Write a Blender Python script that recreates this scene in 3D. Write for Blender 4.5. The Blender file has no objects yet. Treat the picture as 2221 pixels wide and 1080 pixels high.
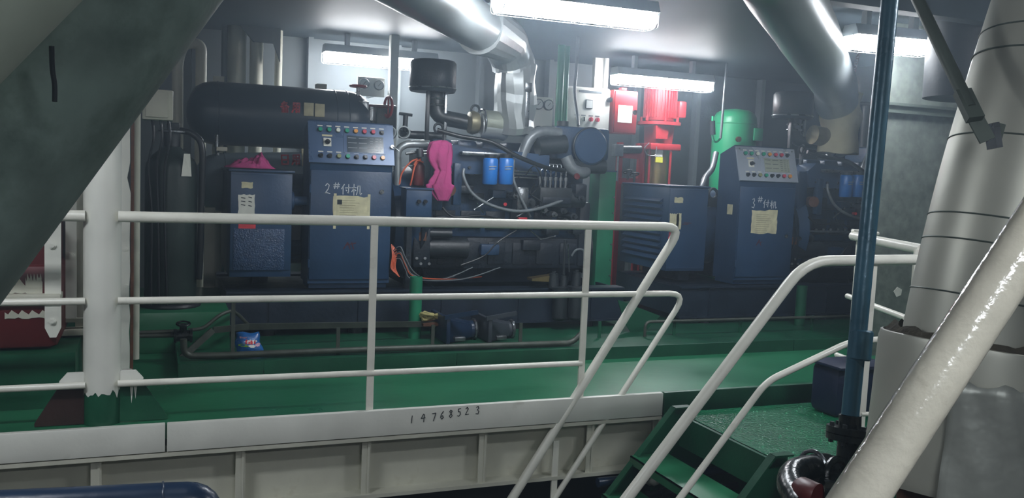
import bpy, bmesh, math, random
from mathutils import Vector, Matrix
random.seed(7)
V = Vector
SC = bpy.context.scene
COL = SC.collection

# ---------------------------------------------------------------- camera
F_PX, YAW, PITCH, ROLL, EYE = 1939.7, 0.3861, 0.0889, 0.04285, V((0, 0, 1.3))
_F = V((math.sin(YAW) * math.cos(PITCH), math.cos(YAW) * math.cos(PITCH), -math.sin(PITCH)))
_R0 = V((math.cos(YAW), -math.sin(YAW), 0))
_U0 = _R0.cross(_F)
_R = _R0 * math.cos(ROLL) + _U0 * math.sin(ROLL)
_U = _R.cross(_F)
cam_data = bpy.data.cameras.new('camera')
cam_data.sensor_width = 36.0
cam_data.lens = F_PX * 36.0 / 2221.0
cam_data.clip_start = 0.02
cam = bpy.data.objects.new('camera', cam_data)
COL.objects.link(cam)
cam.matrix_world = Matrix(((_R.x, _U.x, -_F.x, EYE.x), (_R.y, _U.y, -_F.y, EYE.y), (_R.z, _U.z, -_F.z, EYE.z), (0, 0, 0, 1)))
SC.camera = cam

def at(u, v, X=None, Y=None, Z=None, d=None):
    """world point seen at photo position (u, v) on a known plane of the room"""
    D = _F + _R * ((u - 1110.5) / F_PX) - _U * ((v - 540) / F_PX)
    if Y is not None: t = Y / D.y
    elif X is not None: t = X / D.x
    elif Z is not None: t = (Z - EYE.z) / D.z
    else: t = d
    return EYE + D * t

# ---------------------------------------------------------------- world, light, exposure
world = bpy.data.worlds.new('world'); SC.world = world
world.use_nodes = True
bg = world.node_tree.nodes['Background']
bg.inputs[0].default_value = (0.5, 0.62, 0.75, 1); bg.inputs[1].default_value = 0.02
SC.view_settings.view_transform = 'Standard'
SC.view_settings.look = 'None'
SC.view_settings.exposure = 0.25
SC.view_settings.gamma = 1.0
SC.view_settings.use_curve_mapping = False
LAMP_POWER = 52.0          # emission of the fluorescent covers
HAZE = 0.022               # density of the bluish haze volume
try:
    SC.cycles.use_denoising = True
    SC.cycles.max_bounces = 5
    SC.cycles.adaptive_threshold = 0.04
    SC.cycles.volume_step_rate = 4.0
    SC.cycles.volume_max_steps = 48
    SC.cycles.volume_bounces = 0
    SC.cycles.use_light_tree = False
    SC.cycles.sample_clamp_indirect = 4.0
except Exception:
    pass

# ---------------------------------------------------------------- helpers
def lin(h):
    h = h.lstrip('#'); o = []
    for i in (0, 2, 4):
        c = int(h[i:i + 2], 16) / 255.0
        o.append(c / 12.92 if c <= 0.04045 else ((c + 0.055) / 1.055) ** 2.4)
    return (o[0], o[1], o[2], 1.0)

MATS = {}
def mat(name, col, rough=0.5, metal=0.0, var=0.25, scale=5.0, bump=0.15, bscale=30.0, dirt=None, dirt_amt=0.4, dirt_scale=3.0, emit=0.0, spec=0.5, coat=0.0):
    m = bpy.data.materials.new(name); m.use_nodes = True
    nt = m.node_tree; N = nt.nodes; L = nt.links
    b = N['Principled BSDF']
    c = lin(col)
    tc = N.new('ShaderNodeTexCoord')
    if var > 0:
        nz = N.new('ShaderNodeTexNoise'); nz.inputs['Scale'].default_value = scale; nz.inputs['Detail'].default_value = 5
        L.new(tc.outputs['Object'], nz.inputs['Vector'])
        rp = N.new('ShaderNodeValToRGB')
        rp.color_ramp.elements[0].position = 0.3; rp.color_ramp.elements[1].position = 0.72
        rp.color_ramp.elements[0].color = (c[0] * (1 - var), c[1] * (1 - var), c[2] * (1 - var), 1)
        k = 1 + var * 0.5
        rp.color_ramp.elements[1].color = (min(1, c[0] * k), min(1, c[1] * k), min(1, c[2] * k), 1)
        L.new(nz.outputs['Fac'], rp.inputs['Fac'])
        out = rp.outputs['Color']
        if dirt:
            n2 = N.new('ShaderNodeTexNoise'); n2.inputs['Scale'].default_value = dirt_scale; n2.inputs['Detail'].default_value = 8
            n2.inputs['Roughness'].default_value = 0.65
            L.new(tc.outputs['Object'], n2.inputs['Vector'])
            r2 = N.new('ShaderNodeValToRGB')
            r2.color_ramp.elements[0].position = 1 - dirt_amt - 0.06; r2.color_ramp.elements[1].position = 1 - dirt_amt + 0.24
            L.new(n2.outputs['Fac'], r2.inputs['Fac'])
            mx = N.new('ShaderNodeMix'); mx.data_type = 'RGBA'
            L.new(r2.outputs['Color'], mx.inputs['Factor'])
            L.new(out, mx.inputs['A']); mx.inputs['B'].default_value = lin(dirt)
            out = mx.outputs['Result']
        L.new(out, b.inputs['Base Color'])
        rr = N.new('ShaderNodeMapRange'); rr.inputs['To Min'].default_value = max(0.02, rough - 0.12); rr.inputs['To Max'].default_value = min(1, rough + 0.12)
        L.new(nz.outputs['Fac'], rr.inputs['Value']); L.new(rr.outputs['Result'], b.inputs['Roughness'])
    else:
        b.inputs['Base Color'].default_value = c
        b.inputs['Roughness'].default_value = rough
    b.inputs['Metallic'].default_value = metal
    b.inputs['Specular IOR Level'].default_value = spec
    if coat: b.inputs['Coat Weight'].default_value = coat; b.inputs['Coat Roughness'].default_value = 0.08
    if bump > 0:
        n3 = N.new('ShaderNodeTexNoise'); n3.inputs['Scale'].default_value = bscale; n3.inputs['Detail'].default_value = 3
        L.new(tc.outputs['Object'], n3.inputs['Vector'])
        bp = N.new('ShaderNodeBump'); bp.inputs['Strength'].default_value = bump; bp.inputs['Distance'].default_value = 0.01
        L.new(n3.outputs['Fac'], bp.inputs['Height']); L.new(bp.outputs['Normal'], b.inputs['Normal'])
    if emit > 0:
        b.inputs['Emission Color'].default_value = c; b.inputs['Emission Strength'].default_value = emit
    MATS[name] = m
    return m

def frame(axis):
    a = V(axis).normalized()
    t = V((0, 0, 1)) if abs(a.z) < 0.9 else V((1, 0, 0))
    x = t.cross(a).normalized(); y = a.cross(x).normalized()
    return x, y, a

def fillet(pts, r, n=5):
    pts = [V(p) for p in pts]
    if r <= 0 or len(pts) < 3: return pts
    out = [pts[0]]
    for i in range(1, len(pts) - 1):
        p, a, b = pts[i], pts[i - 1], pts[i + 1]
        d1 = (a - p); d2 = (b - p)
        k = min(r, d1.length * 0.49, d2.length * 0.49)
        q1 = p + d1.normalized() * k; q2 = p + d2.normalized() * k
        for j in range(n + 1):
            t = j / n
            out.append(q1 * (1 - t) ** 2 + p * 2 * t * (1 - t) + q2 * t * t)
    out.append(pts[-1])
    return out

def spline(pts, n=6):
    pts = [V(p) for p in pts]; out = []
    P = [pts[0]] + pts + [pts[-1]]
    for i in range(1, len(P) - 2):
        p0, p1, p2, p3 = P[i - 1], P[i], P[i + 1], P[i + 2]
        for j in range(n):
            t = j / n
            out.append(0.5 * ((2 * p1) + (p2 - p0) * t + (2 * p0 - 5 * p1 + 4 * p2 - p3) * t * t + (3 * p1 - p0 - 3 * p2 + p3) * t ** 3))
    out.append(pts[-1])
    return out

WPOS = {}
class G:
    """collects shapes in world coordinates; build() links them as ONE mesh object"""
    def __init__(s): s.v = []; s.f = []; s.T = None
    def add(s, vs, fs):
        o = len(s.v)
        s.v += [(s.T @ V(p)) if s.T else V(p) for p in vs]
        s.f += [tuple(i + o for i in f) for f in fs]
        return s
    def box(s, x0, x1, y0, y1, z0, z1, b=0.0):
        if b <= 0:
            vs = [(x, y, z) for z in (z0, z1) for y in (y0, y1) for x in (x0, x1)]
            return s.add(vs, [(0, 2, 3, 1), (4, 5, 7, 6), (0, 1, 5, 4), (1, 3, 7, 5), (3, 2, 6, 7), (2, 0, 4, 6)])
        bm = bmesh.new(); bmesh.ops.create_cube(bm, size=1)
        for v in bm.verts:
            v.co = V(((x0 + x1) / 2 + v.co.x * (x1 - x0), (y0 + y1) / 2 + v.co.y * (y1 - y0), (z0 + z1) / 2 + v.co.z * (z1 - z0)))
        b = min(b, 0.45 * min(x1 - x0, y1 - y0, z1 - z0))
        bmesh.ops.bevel(bm, geom=bm.edges[:], offset=b, segments=2, profile=0.5, affect='EDGES')
        bm.verts.index_update()
        s.add([v.co.copy() for v in bm.verts], [tuple(v.index for v in f.verts) for f in bm.faces]); bm.free()
        return s
    def cyl(s, p0, p1, r0, r1=None, n=20):
        r1 = r0 if r1 is None else r1
        p0, p1 = V(p0), V(p1); x, y, a = frame(p1 - p0)
        vs = []
        for p, r in ((p0, r0), (p1, r1)):
            for i in range(n):
                t = 2 * math.pi * i / n; vs.append(p + x * (r * math.cos(t)) + y * (r * math.sin(t)))
        fs = [(i, (i + 1) % n, n + (i + 1) % n, n + i) for i in range(n)]
        fs += [tuple(reversed(range(n))), tuple(range(n, 2 * n))]
        return s.add(vs, fs)
    def tube(s, pts, r, n=12, fil=0.0, closed=False):
        pts = fillet(pts, fil) if fil > 0 else [V(p) for p in pts]
        m = len(pts); R = r if isinstance(r, (list, tuple)) else [r] * m
        if len(R) != m: R = [R[0] + (R[-1] - R[0]) * i / (m - 1) for i in range(m)]
        tang = []
        for i in range(m):
            a = pts[(i - 1) % m] if (closed or i > 0) else pts[i]
            b = pts[(i + 1) % m] if (closed or i < m - 1) else pts[i]
            d = (b - a); tang.append(d.normalized() if d.length > 1e-9 else V((0, 0, 1)))
        x, y, _ = frame(tang[0]); vs = []
        for i in range(m):
            a = tang[i]; x = (x - a * x.dot(a)).normalized(); y = a.cross(x)
            for j in range(n):
                t = 2 * math.pi * j / n; vs.append(pts[i] + x * (R[i] * math.cos(t)) + y * (R[i] * math.sin(t)))
        fs = []
        for i in range(m if closed else m - 1):
            k = (i + 1) % m
            for j in range(n): fs.append((i * n + j, i * n + (j + 1) % n, k * n + (j + 1) % n, k * n + j))
        if not closed: fs += [tuple(reversed(range(n))), tuple(range((m - 1) * n, m * n))]
        return s.add(vs, fs)
    def lathe(s, prof, p, axis=(0, 0, 1), n=28):
        """prof: (radius, height along axis)"""
        p = V(p); x, y, a = frame(axis); vs = []; fs = []
        for r, h in prof:
            for i in range(n):
                t = 2 * math.pi * i / n; vs.append(p + a * h + x * (r * math.cos(t)) + y * (r * math.sin(t)))
        m = len(prof)
        for k in range(m - 1):
            for i in range(n): fs.append((k * n + i, k * n + (i + 1) % n, (k + 1) * n + (i + 1) % n, (k + 1) * n + i))
        if prof[0][0] > 1e-4: fs.append(tuple(reversed(range(n))))
        if prof[-1][0] > 1e-4: fs.append(tuple(range((m - 1) * n, m * n)))
        return s.add(vs, fs)
    def ring(s, c, axis, R, r, n=28, k=8):
        x, y, a = frame(axis); c = V(c)
        return s.tube([c + x * (R * math.cos(2 * math.pi * i / n)) + y * (R * math.sin(2 * math.pi * i / n)) for i in range(n)], r, n=k, closed=True)
    def prism(s, pts, vec):
        pts = [V(p) for p in pts]; vec = V(vec); n = len(pts)
        fs = [tuple(range(n)), tuple(reversed(range(n, 2 * n)))] + [(i, (i + 1) % n, n + (i + 1) % n, n + i) for i in range(n)]
        return s.add(pts + [p + vec for p in pts], fs)
    def bar(s, p0, p1, w, t, side=(0, 1, 0)):
        """flat bar: width w across, thickness t along side"""
        p0, p1, sd = V(p0), V(p1), V(side).normalized()
        a = (p1 - p0).normalized(); wv = a.cross(sd).normalized() * (w / 2); tv = wv.cross(a).normalized() * (t / 2)
        vs = [p + wv * i + tv * j for p in (p0, p1) for i, j in ((-1, -1), (1, -1), (1, 1), (-1, 1))]
        return s.add(vs, [(3, 2, 1, 0), (4, 5, 6, 7)] + [(i, (i + 1) % 4, 4 + (i + 1) % 4, 4 + i) for i in range(4)])
    def strokes(s, lines, org, ex, ey, w, lift, t=0.0015):
        """pen strokes in the (ex, ey) plane, proud of the surface by lift"""
        ex, ey, org = V(ex), V(ey), V(org); n = ex.cross(ey).normalized(); 
        for ln in lines:
            for (a, b), (c, d) in zip(ln[:-1], ln[1:]):
                p = org + ex * a + ey * b + n * lift; q = org + ex * c + ey * d + n * lift
                if (q - p).length < 1e-6: continue
                k = (q - p).normalized() * (w * 0.35)
                s.bar(p - k, q + k, w, t, side=n)
        return s
    def build(s, name, m, parent=None, label=None, cat=None, group=None, kind=None, smooth=True, ang=0.7):
        me = bpy.data.meshes.new(name)
        lo = V((min(p.x for p in s.v), min(p.y for p in s.v), min(p.z for p in s.v)))
        hi = V((max(p.x for p in s.v), max(p.y for p in s.v), max(p.z for p in s.v)))
        c = (lo + hi) / 2
        if parent is None: c.z = lo.z
        me.from_pydata([tuple(p - c) for p in s.v], [], s.f)
        bm = bmesh.new(); bm.from_mesh(me); bmesh.ops.recalc_face_normals(bm, faces=bm.faces[:]); bm.to_mesh(me); bm.free()
        if smooth:
            me.polygons.foreach_set('use_smooth', [True] * len(me.polygons))
            me.set_sharp_from_angle(angle=ang)
        me.materials.append(m)
        o = bpy.data.objects.new(name, me); COL.objects.link(o)
        if parent is not None:
            o.parent = parent; o.location = c - WPOS[parent.name]
        else:
            o.location = c
        WPOS[o.name] = c
        setp(o, label, cat, group, kind)
        return o

def setp(o, label=None, cat=None, group=None, kind=None):
    if label: o['label'] = label
    if cat: o['category'] = cat
    if group: o['group'] = group
    if kind: o['kind'] = kind

def thing(name, label, cat, loc, group=None, kind=None):
    o = bpy.data.objects.new(name, None); COL.objects.link(o)
    o.empty_display_size = 0.1
    o.location = V(loc); WPOS[o.name] = V(loc)
    setp(o, label, cat, group, kind)
    return o

# ---------------------------------------------------------------- materials
M = {}
def mk(key, *a, **k): M[key] = mat(key, *a, **k)
mk('deck_green', '#246c4a', 0.32, var=0.22, scale=1.6, bump=0.08, bscale=14)
mk('wet_green', '#156a46', 0.10, var=0.25, scale=3, bump=1.0, bscale=75)
mk('dark_green', '#135238', 0.42, var=0.3, scale=4, bump=0.15)
mk('post_green', '#1f7a58', 0.4, var=0.25, scale=4, bump=0.12)
mk('tank_green', '#1f9a68', 0.35, var=0.15, scale=4, bump=0.08)
mk('white_paint', '#e2e2d8', 0.34, var=0.14, scale=3, bump=0.14, bscale=22, dirt='#8d8468', dirt_amt=0.30, dirt_scale=3.5)
mk('rail_paint', '#ebe9dc', 0.3, var=0.14, scale=5, bump=0.14, bscale=40, dirt='#a3967a', dirt_amt=0.24, dirt_scale=5)
mk('near_rail_paint', '#d8d2c0', 0.16, var=0.16, scale=14, bump=0.12, bscale=110, dirt='#7d7151', dirt_amt=0.33, dirt_scale=16)
mk('cream_plate', '#c9c8b8', 0.5, var=0.2, scale=3.0, bump=0.15, bscale=12, dirt='#847656', dirt_amt=0.33, dirt_scale=3)
mk('gen_blue', '#274160', 0.36, var=0.2, scale=4, bump=0.10, bscale=40)
mk('engine_blue', '#26405e', 0.42, var=0.35, scale=8, bump=0.3, bscale=40, dirt='#15191d', dirt_amt=0.38, dirt_scale=7)
mk('engine_dark', '#1a232e', 0.45, var=0.4, scale=9, bump=0.35, bscale=40, dirt='#0c0e10', dirt_amt=0.45, dirt_scale=6)
mk('black_iron', '#22282c', 0.42, var=0.35, scale=8, bump=0.25)
mk('oily_black', '#141a1a', 0.25, var=0.35, scale=8, bump=0.3)
mk('tank_navy', '#263646', 0.38, var=0.15, scale=3, bump=0.10, bscale=10)
mk('tank_grey', '#74818a', 0.42, var=0.2, scale=3, bump=0.12, bscale=10)
mk('bottle_green', '#26332f', 0.45, var=0.2, scale=4, bump=0.12)
mk('wall_grey', '#666d70', 0.6, var=0.2, scale=1.4, bump=0.1, bscale=9, dirt='#565a58', dirt_amt=0.35, dirt_scale=1.2)
mk('ceiling_grey', '#39434a', 0.55, var=0.2, scale=1.0, bump=0.1, bscale=6)
mk('galv', '#808880', 0.5, metal=0.25, var=0.3, scale=14, bump=0.12, bscale=30, dirt='#5d645c', dirt_amt=0.42, dirt_scale=10)
mk('galv_trim', '#5c665e', 0.5, metal=0.2, var=0.25, scale=6)
mk('lagging', '#bbbbae', 0.42, metal=0.35, var=0.16, scale=2.5, bump=0.25, bscale=5, dirt='#6f6c5e', dirt_amt=0.30, dirt_scale=3)
mk('lagging_cloth', '#bdb699', 0.75, var=0.2, scale=4, bump=0.3, bscale=16, dirt='#67583c', dirt_amt=0.35, dirt_scale=3)
mk('foil', '#aeb4b5', 0.42, metal=0.6, var=0.15, scale=4, bump=0.35, bscale=9)
mk('duct_silver', '#a8b0b2', 0.36, metal=0.55, var=0.12, scale=3, bump=0.15, bscale=5)
mk('duct_grey', '#7a8b84', 0.5, metal=0.2, var=0.3, scale=9, bump=0.25, bscale=18, dirt='#46564f', dirt_amt=0.46, dirt_scale=6)
mk('duct_pale', '#a5ae9f', 0.55, metal=0.2, var=0.12, scale=3, bump=0.1)
mk('pump_red', '#9c222b', 0.38, var=0.18, scale=4, bump=0.1)
mk('dull_red', '#5c1a1c', 0.4, var=0.25, scale=3, bump=0.12, dirt='#4c1413', dirt_amt=0.35)
mk('wheel_red', '#b3202c', 0.38, var=0.15)
mk('brass', '#8f7e55', 0.35, metal=0.8, var=0.2, scale=8)
mk('steel', '#8d9194', 0.28, metal=0.9, var=0.25, scale=12, bump=0.1)
mk('panel_blue', '#40587a', 0.3, metal=0.15, var=0.12, scale=5, bump=0.05)
mk('panel_silver', '#aab3c0', 0.3, metal=0.25, var=0.15, scale=3, bump=0.04)
mk('cabinet_white', '#d6d8d2', 0.42, var=0.1, scale=3, bump=0.05)
mk('paper', '#cfc9a6', 0.8, var=0.25, scale=14, bump=0.25, bscale=25, dirt='#8d8058', dirt_amt=0.33, dirt_scale=12)
mk('paper_white', '#dcdcd2', 0.8, var=0.12, scale=14, bump=0.1)
mk('ink', '#20262b', 0.7, var=0, bump=0)
mk('print_grey', '#8b8566', 0.8, var=0, bump=0)
mk('chalk', '#c9d0d6', 0.9, var=0.25, scale=60, bump=0)
mk('red_paint', '#d8424c', 0.6, var=0.25, scale=30, bump=0)
mk('lcd_dark', '#3a4650', 0.18, var=0.1, scale=10, bump=0)
mk('lcd_light', '#9aa090', 0.18, var=0.1, scale=10, bump=0)
mk('lcd_line', '#8d97a0', 0.4, var=0, bump=0)
mk('black_plastic', '#15171a', 0.3, var=0.1, bump=0)
mk('rubber', '#1a1d20', 0.35, var=0.2, bump=0.1)
mk('hose_grey', '#767c80', 0.35, metal=0.2, var=0.25, scale=20, bump=0.1)
mk('filter_blue', '#1c6fc0', 0.32, var=0.12, scale=6, bump=0.05)
mk('cloth_magenta', '#b5407c', 0.85, var=0.2, scale=9, bump=0.3, bscale=60)
mk('pipe_blue', '#3a6478', 0.3, metal=0.15, var=0.22, scale=6, bump=0.18, bscale=30)
mk('pipe_dark_blue', '#1d2f47', 0.3, var=0.2, scale=4, bump=0.1)
mk('orange_wire', '#d2603c', 0.5, var=0.15, bump=0)
mk('rust', '#5f3a26', 0.7, var=0.35, scale=14, bump=0.4)
mk('foil_dull', '#a9aca4', 0.45, metal=0.35, var=0.2, scale=6, bump=0.7, bscale=9, dirt='#6b6a5c', dirt_amt=0.34, dirt_scale=8)
mk('paint_stub', '#c9c9c0', 0.5, var=0.2, scale=9, dirt='#7a2620', dirt_amt=0.45, dirt_scale=14)
mk('trunk_dark', '#12161a', 0.6, var=0.2)
mk('pipe_olive', '#4b5148', 0.45, metal=0.2, var=0.3, scale=8, bump=0.2)
mk('hood_grey', '#3a4047', 0.45, var=0.2, scale=6, bump=0.2)
mk('foot_brown', '#33201c', 0.5, var=0.3, scale=6)
mk('turbo_grey', '#8b9185', 0.5, metal=0.3, var=0.25, scale=8, bump=0.2)
mk('turbo_brass', '#857f66', 0.45, metal=0.5, var=0.3, scale=10, bump=0.2)
mk('wall_dark', '#2c3236', 0.6, var=0.25, scale=2)
mk('glint_bead', '#1a7a50', 0.03, var=0, bump=0, spec=1.0)
mk('insul', '#4a4436', 0.95, var=0.4, scale=30, bump=0.8, bscale=40)
mk('bilge', '#25231f', 0.5, var=0.45, scale=3, bump=0.5, bscale=8)
mk('btn_green', '#1f9a78', 0.25, var=0, bump=0)
mk('btn_white', '#dfe2d6', 0.25, var=0, bump=0)
mk('btn_orange', '#e0963a', 0.25, var=0, bump=0)
mk('btn_red', '#c63a50', 0.25, var=0, bump=0)
mk('btn_olive', '#8f9266', 0.25, var=0, bump=0)
mk('btn_black', '#181b20', 0.25, var=0, bump=0)
mk('btn_yellow', '#cda43c', 0.25, var=0, bump=0)
mk('glass_dial', '#cfd3d2', 0.15, var=0.08, bump=0)
mk('label_yellow', '#c9c640', 0.6, var=0.1, bump=0)
mk('drain_white', '#e4e4dc', 0.4, var=0.1, bump=0.1)
mk('lamp_cover', '#f0f7ff', 0.4, var=0, bump=0, emit=LAMP_POWER)
mk('lamp_housing', '#c9cdcf', 0.4, var=0.1, bump=0.05)
mk('bin_blue', '#0c1836', 0.5, var=0.15)
mk('bag_blue', '#1d62a8', 0.3, var=0.5, scale=14, bump=0.25, bscale=20, dirt='#4aa6d8', dirt_amt=0.36, dirt_scale=16)
mk('bag_green', '#7fae34', 0.35, var=0.4, scale=30, bump=0)
mk('bag_pink', '#cfa0b4', 0.35, var=0.4, scale=30, bump=0)
mk('rope', '#a9a06a', 0.9, var=0.3, scale=30, bump=0.5)
# ================================================================ the setting
DY = 4.56                                     # edge of the raised engine platform
def slab(name, x0, x1, y0, y1, z0, z1, m, b=0.0):
    return G().box(x0, x1, y0, y1, z0, z1, b).build(name, M[m], kind='structure')

# platform deck, one plate per strake, welded seams between
floor = slab('floor', -4.0, 10.0, DY, 9.2, -0.08, 0.0, 'deck_green')
slab('floor_lower', -6.0, 10.0, -3.0, 9.2, -0.95, -0.85, 'bilge')
land = G().box(2.92, 7.0, 3.30, 4.46, -0.13, -0.10).build('floor_landing', M['wet_green'], kind='structure')
G().box(2.92, 7.0, 3.29, 3.31, -0.28, -0.10).build('landing_edge', M['dark_green'], land)

g = G()
for i in range(240):
    x, y = random.uniform(3.0, 4.6), random.uniform(3.34, 4.40); r = random.uniform(.003, .0075)
    g.lathe([(r, 0), (r * .9, r * .3), (r * .55, r * .55), (.0002, r * .65)], (x, y, -.1), n=8)
g.build('glint_beads', M['glint_bead'], land, kind='stuff')  # tiny glossy domes added to catch lamp glints on the wet landing
wall_back = slab('wall_back', -5.0, 12.0, 9.1, 9.3, -0.9, 2.6, 'wall_grey')
for x in (-1.4, -0.5, 0.35, 1.42, 2.3, 3.2, 4.0, 5.1, 5.9, 6.8, 7.8):
    G().box(x, x + 0.05, 8.98, 9.1, 0.0, 2.5).build('stiffener', M['wall_grey'], wall_back)
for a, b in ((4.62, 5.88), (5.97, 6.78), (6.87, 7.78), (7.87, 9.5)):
    G().box(a, b, 9.06, 9.1, 0.0, 2.5).build('dark_wall_panel', M['wall_dark'], wall_back)  # dark panels added to darken this stretch of the back wall
wall_left = slab('wall_left', -3.2, -3.0, -3.0, 9.2, -0.9, 2.6, 'wall_grey')
slab('wall_right', 9.6, 9.8, -3.0, 9.2, -0.9, 2.6, 'wall_grey')
slab('wall_front', -5.0, 12.0, -3.2, -3.0, -0.9, 2.6, 'wall_grey')
ceiling = slab('ceiling', -5.0, 12.0, -3.2, 9.3, 2.5, 2.6, 'ceiling_grey')
for y in (4.2,):
    G().box(-3.0, 9.6, y, y + 0.012, 2.34, 2.5).box(-3.0, 9.6, y - 0.05, y + 0.06, 2.33, 2.345).build('deck_beam', M['ceiling_grey'], ceiling)

# side of the platform: white edge strip in two lengths, plating bays between vertical ribs
side = thing('wall_platform', None, None, (1.0, DY, -0.85), kind='structure')
def fascia(x0, x1, m):
    G().box(x0, x1, DY - 0.035, DY + 0.0, -0.135, 0.004, 0.004).build('edge_strip', M[m], side)
xs = at(360, 935, Y=DY).x
fascia(-4.0, xs - 0.004, 'white_paint'); fascia(xs + 0.004, 2.86, 'white_paint')
fascia(2.87, 7.0, 'dark_green')
G().box(-4.0, 2.86, DY - 0.03, DY + 0.03, -0.16, -0.14).build('edge_flange', M['cream_plate'], side)
ribx = [at(u, 1000, Y=DY + 0.04).x for u in (215, 525, 795, 1045, 1275)]
ribx = [2 * ribx[0] - ribx[1] - 0.7, 2 * ribx[0] - ribx[1]] + ribx + [2.86]
for a, b in zip(ribx[:-1], ribx[1:]):
    G().box(a + 0.004, b - 0.004, DY + 0.075, DY + 0.085, -0.455, -0.14).build('plating_panel', M['cream_plate'], side)
for x in ribx:
    G().box(x - 0.005, x + 0.005, DY - 0.005, DY + 0.08, -0.455, -0.15).box(x - 0.035, x + 0.012, DY + 0.0, DY + 0.008, -0.455, -0.15).build('rib', M['cream_plate'], side)
G().box(-4.0, 2.86, DY - 0.02, DY + 0.1, -0.475, -0.455).build('bottom_flange', M['cream_plate'], side)
G().box(2.87, 7.0, DY + 0.06, DY + 0.07, -0.85, -0.13).build('lower_plate', M['dark_green'], side)
G().box(-4.0, 2.87, DY + 0.35, DY + 0.37, -0.85, -0.47).build('lower_plate', M['bilge'], side)
# pencilled number on the edge strip
DIG = {'1': [[(.1, .9), (0, 0)]], '4': [[(.25, 1), (-.05, .45), (.5, .5)], [(.4, .95), (.3, 0)]], '7': [[(0, .95), (.5, 1), (.2, 0)]],
       '6': [[(.4, 1), (.1, .6), (.02, .25), (.2, 0), (.42, .2), (.3, .45), (.08, .35)]],
       '8': [[(.4, .85), (.2, 1), (.05, .8), (.25, .55), (.42, .25), (.22, 0), (.03, .2), (.25, .55), (.4, .85)]],
       '5': [[(.45, 1), (.12, .95), (.1, .6), (.35, .6), (.42, .3), (.2, 0), (0, .1)]], '2': [[(.05, .8), (.25, 1), (.42, .8), (.02, .05), (.5, .1)]],
       '3': [[(.05, .9), (.3, 1), (.4, .75), (.2, .55), (.42, .35), (.3, .02), (0, .08)]]}
for ch, u, v in zip('14768523', (896, 918, 941, 959, 978, 996, 1013, 1036), (908, 906, 904, 900, 897, 894, 891, 889)):
    o = at(u - 4, v + 9, Y=DY - 0.036)
    G().strokes([[(x * 0.040, y * 0.043) for x, y in ln] for ln in DIG[ch]], o, (1, 0, 0), (0, 0, 1), 0.0036, 0.0015).build('handwritten_digit', M['ink'], side)

# coaming round the engine bed, its lengths butted together
CX0 = at(386, 800, Y=5.48).x
coam = thing('trim_1', None, None, (3, 5.48, 0), kind='structure')
cuts = [CX0, at(572, 790, Y=5.48).x, at(990, 770, Y=5.48).x, 4.6, 6.4]
for a, b in zip(cuts[:-1], cuts[1:]):
    G().box(a + 0.003, b - 0.003, 5.474, 5.486, 0.0, 0.085).build('coaming_plate', M['dark_green'], coam)
G().box(CX0, CX0 + 0.012, 5.486, 6.5, 0.0, 0.085).build('coaming_plate', M['dark_green'], coam)
# raised green bench behind, under the bottle
G().box(-0.55, 0.50, 6.2, 7.4, 0.0, 0.27, 0.006).build('plinth', M['deck_green'], None, 'low green steel plinth under the dark gas bottle', 'plinth')
# darker engine bed
bed = G().box(CX0 + 0.02, 7.4, 5.50, 8.2, 0.002, 0.02).build('trim_2', M['dark_green'], kind='structure')

# ---------------------------------------------------------------- fluorescent lamps
def lamp(x0, x1, y, z, label, rot=0.0, w=0.20, top=2.5):
    cx = (x0 + x1) / 2; c = V((cx, y, z))
    t = thing('fluorescent_lamp', label, 'lamp', c, 'caged fluorescent lamps under the ceiling')
    T = Matrix.Translation(c) @ Matrix.Rotation(rot, 4, 'Z'); L = (x1 - x0) / 2
    def g_():
        g = G(); g.T = T; return g
    # tray: trapezoid section
    g = g_(); g.prism([(-L, -w * .5, 0), (-L, -w * .32, .075), (-L, w * .32, .075), (-L, w * .5, 0)], (2 * L, 0, 0)); g.build('housing', M['lamp_housing'], t)
    g = g_()
    sec = [(-w * .5 + .006, -.002), (-w * .47, -.055), (-w * .28, -.088), (w * .28, -.088), (w * .47, -.055), (w * .5 - .006, -.002)]
    g.prism([(-L + .012, a, b) for a, b in sec], (2 * L - .024, 0, 0)); g.build('diffuser', M['lamp_cover'], t)
    gd = None
    for k in (-.3, .3):
        g = g_(); g.tube([(-L - .01, k * w, .0), (-L - .01, k * w, -.10), (L + .01, k * w, -.10), (L + .01, k * w, .0)], .003, n=6, fil=.03); g.build('guard_wire', M['steel'], t)
    n = 5
    for i in range(n):
        xx = -L + .02 + (2 * L - .04) * i / (n - 1)
        g = g_(); g.tube([(xx, -w * .53, .005), (xx, -w * .5, -.065), (xx, -w * .3, -.10), (xx, w * .3, -.10), (xx, w * .5, -.065), (xx, w * .53, .005)], .003, n=6); g.build('guard_wire', M['steel'], t)
    for s in (-1, 1):
        g = g_(); g.box(s * L * .6 - .02, s * L * .6 + .02, -.03, .03, .075, top - z + .002); g.build('hanger', M['lamp_housing'], t)
    return t
lz = 2.33
p1, p2 = at(702, 118, Y=8.55), at(945, 134, Y=8.55)
lamp(p1.x, p2.x, 8.55, (p1.z + p2.z) / 2 + .01, 'caged fluorescent lamp above the navy air tanks')
p1, p2 = at(1075, 4, Y=5.15), at(1416, 28, Y=5.15)
lamp(p1.x, p2.x, 5.15, (p1.z + p2.z) / 2 + .01, 'caged fluorescent lamp over the crumpled silver exhaust duct, nearest to the railing')
p1, p2 = at(1332, 163, Y=8.1), at(1540, 183, Y=8.1)
lamp(p1.x, p2.x, 8.1, (p1.z + p2.z) / 2 + .01, 'caged fluorescent lamp above the red pump motor')
p1, p2 = at(1850, 78, Y=4.95), at(1992, 90, Y=4.95)
lamp(p1.x, p2.x + .05, 4.95, (p1.z + p2.z) / 2, 'caged fluorescent lamp partly behind the blue standpipe', rot=-.12)
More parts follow.
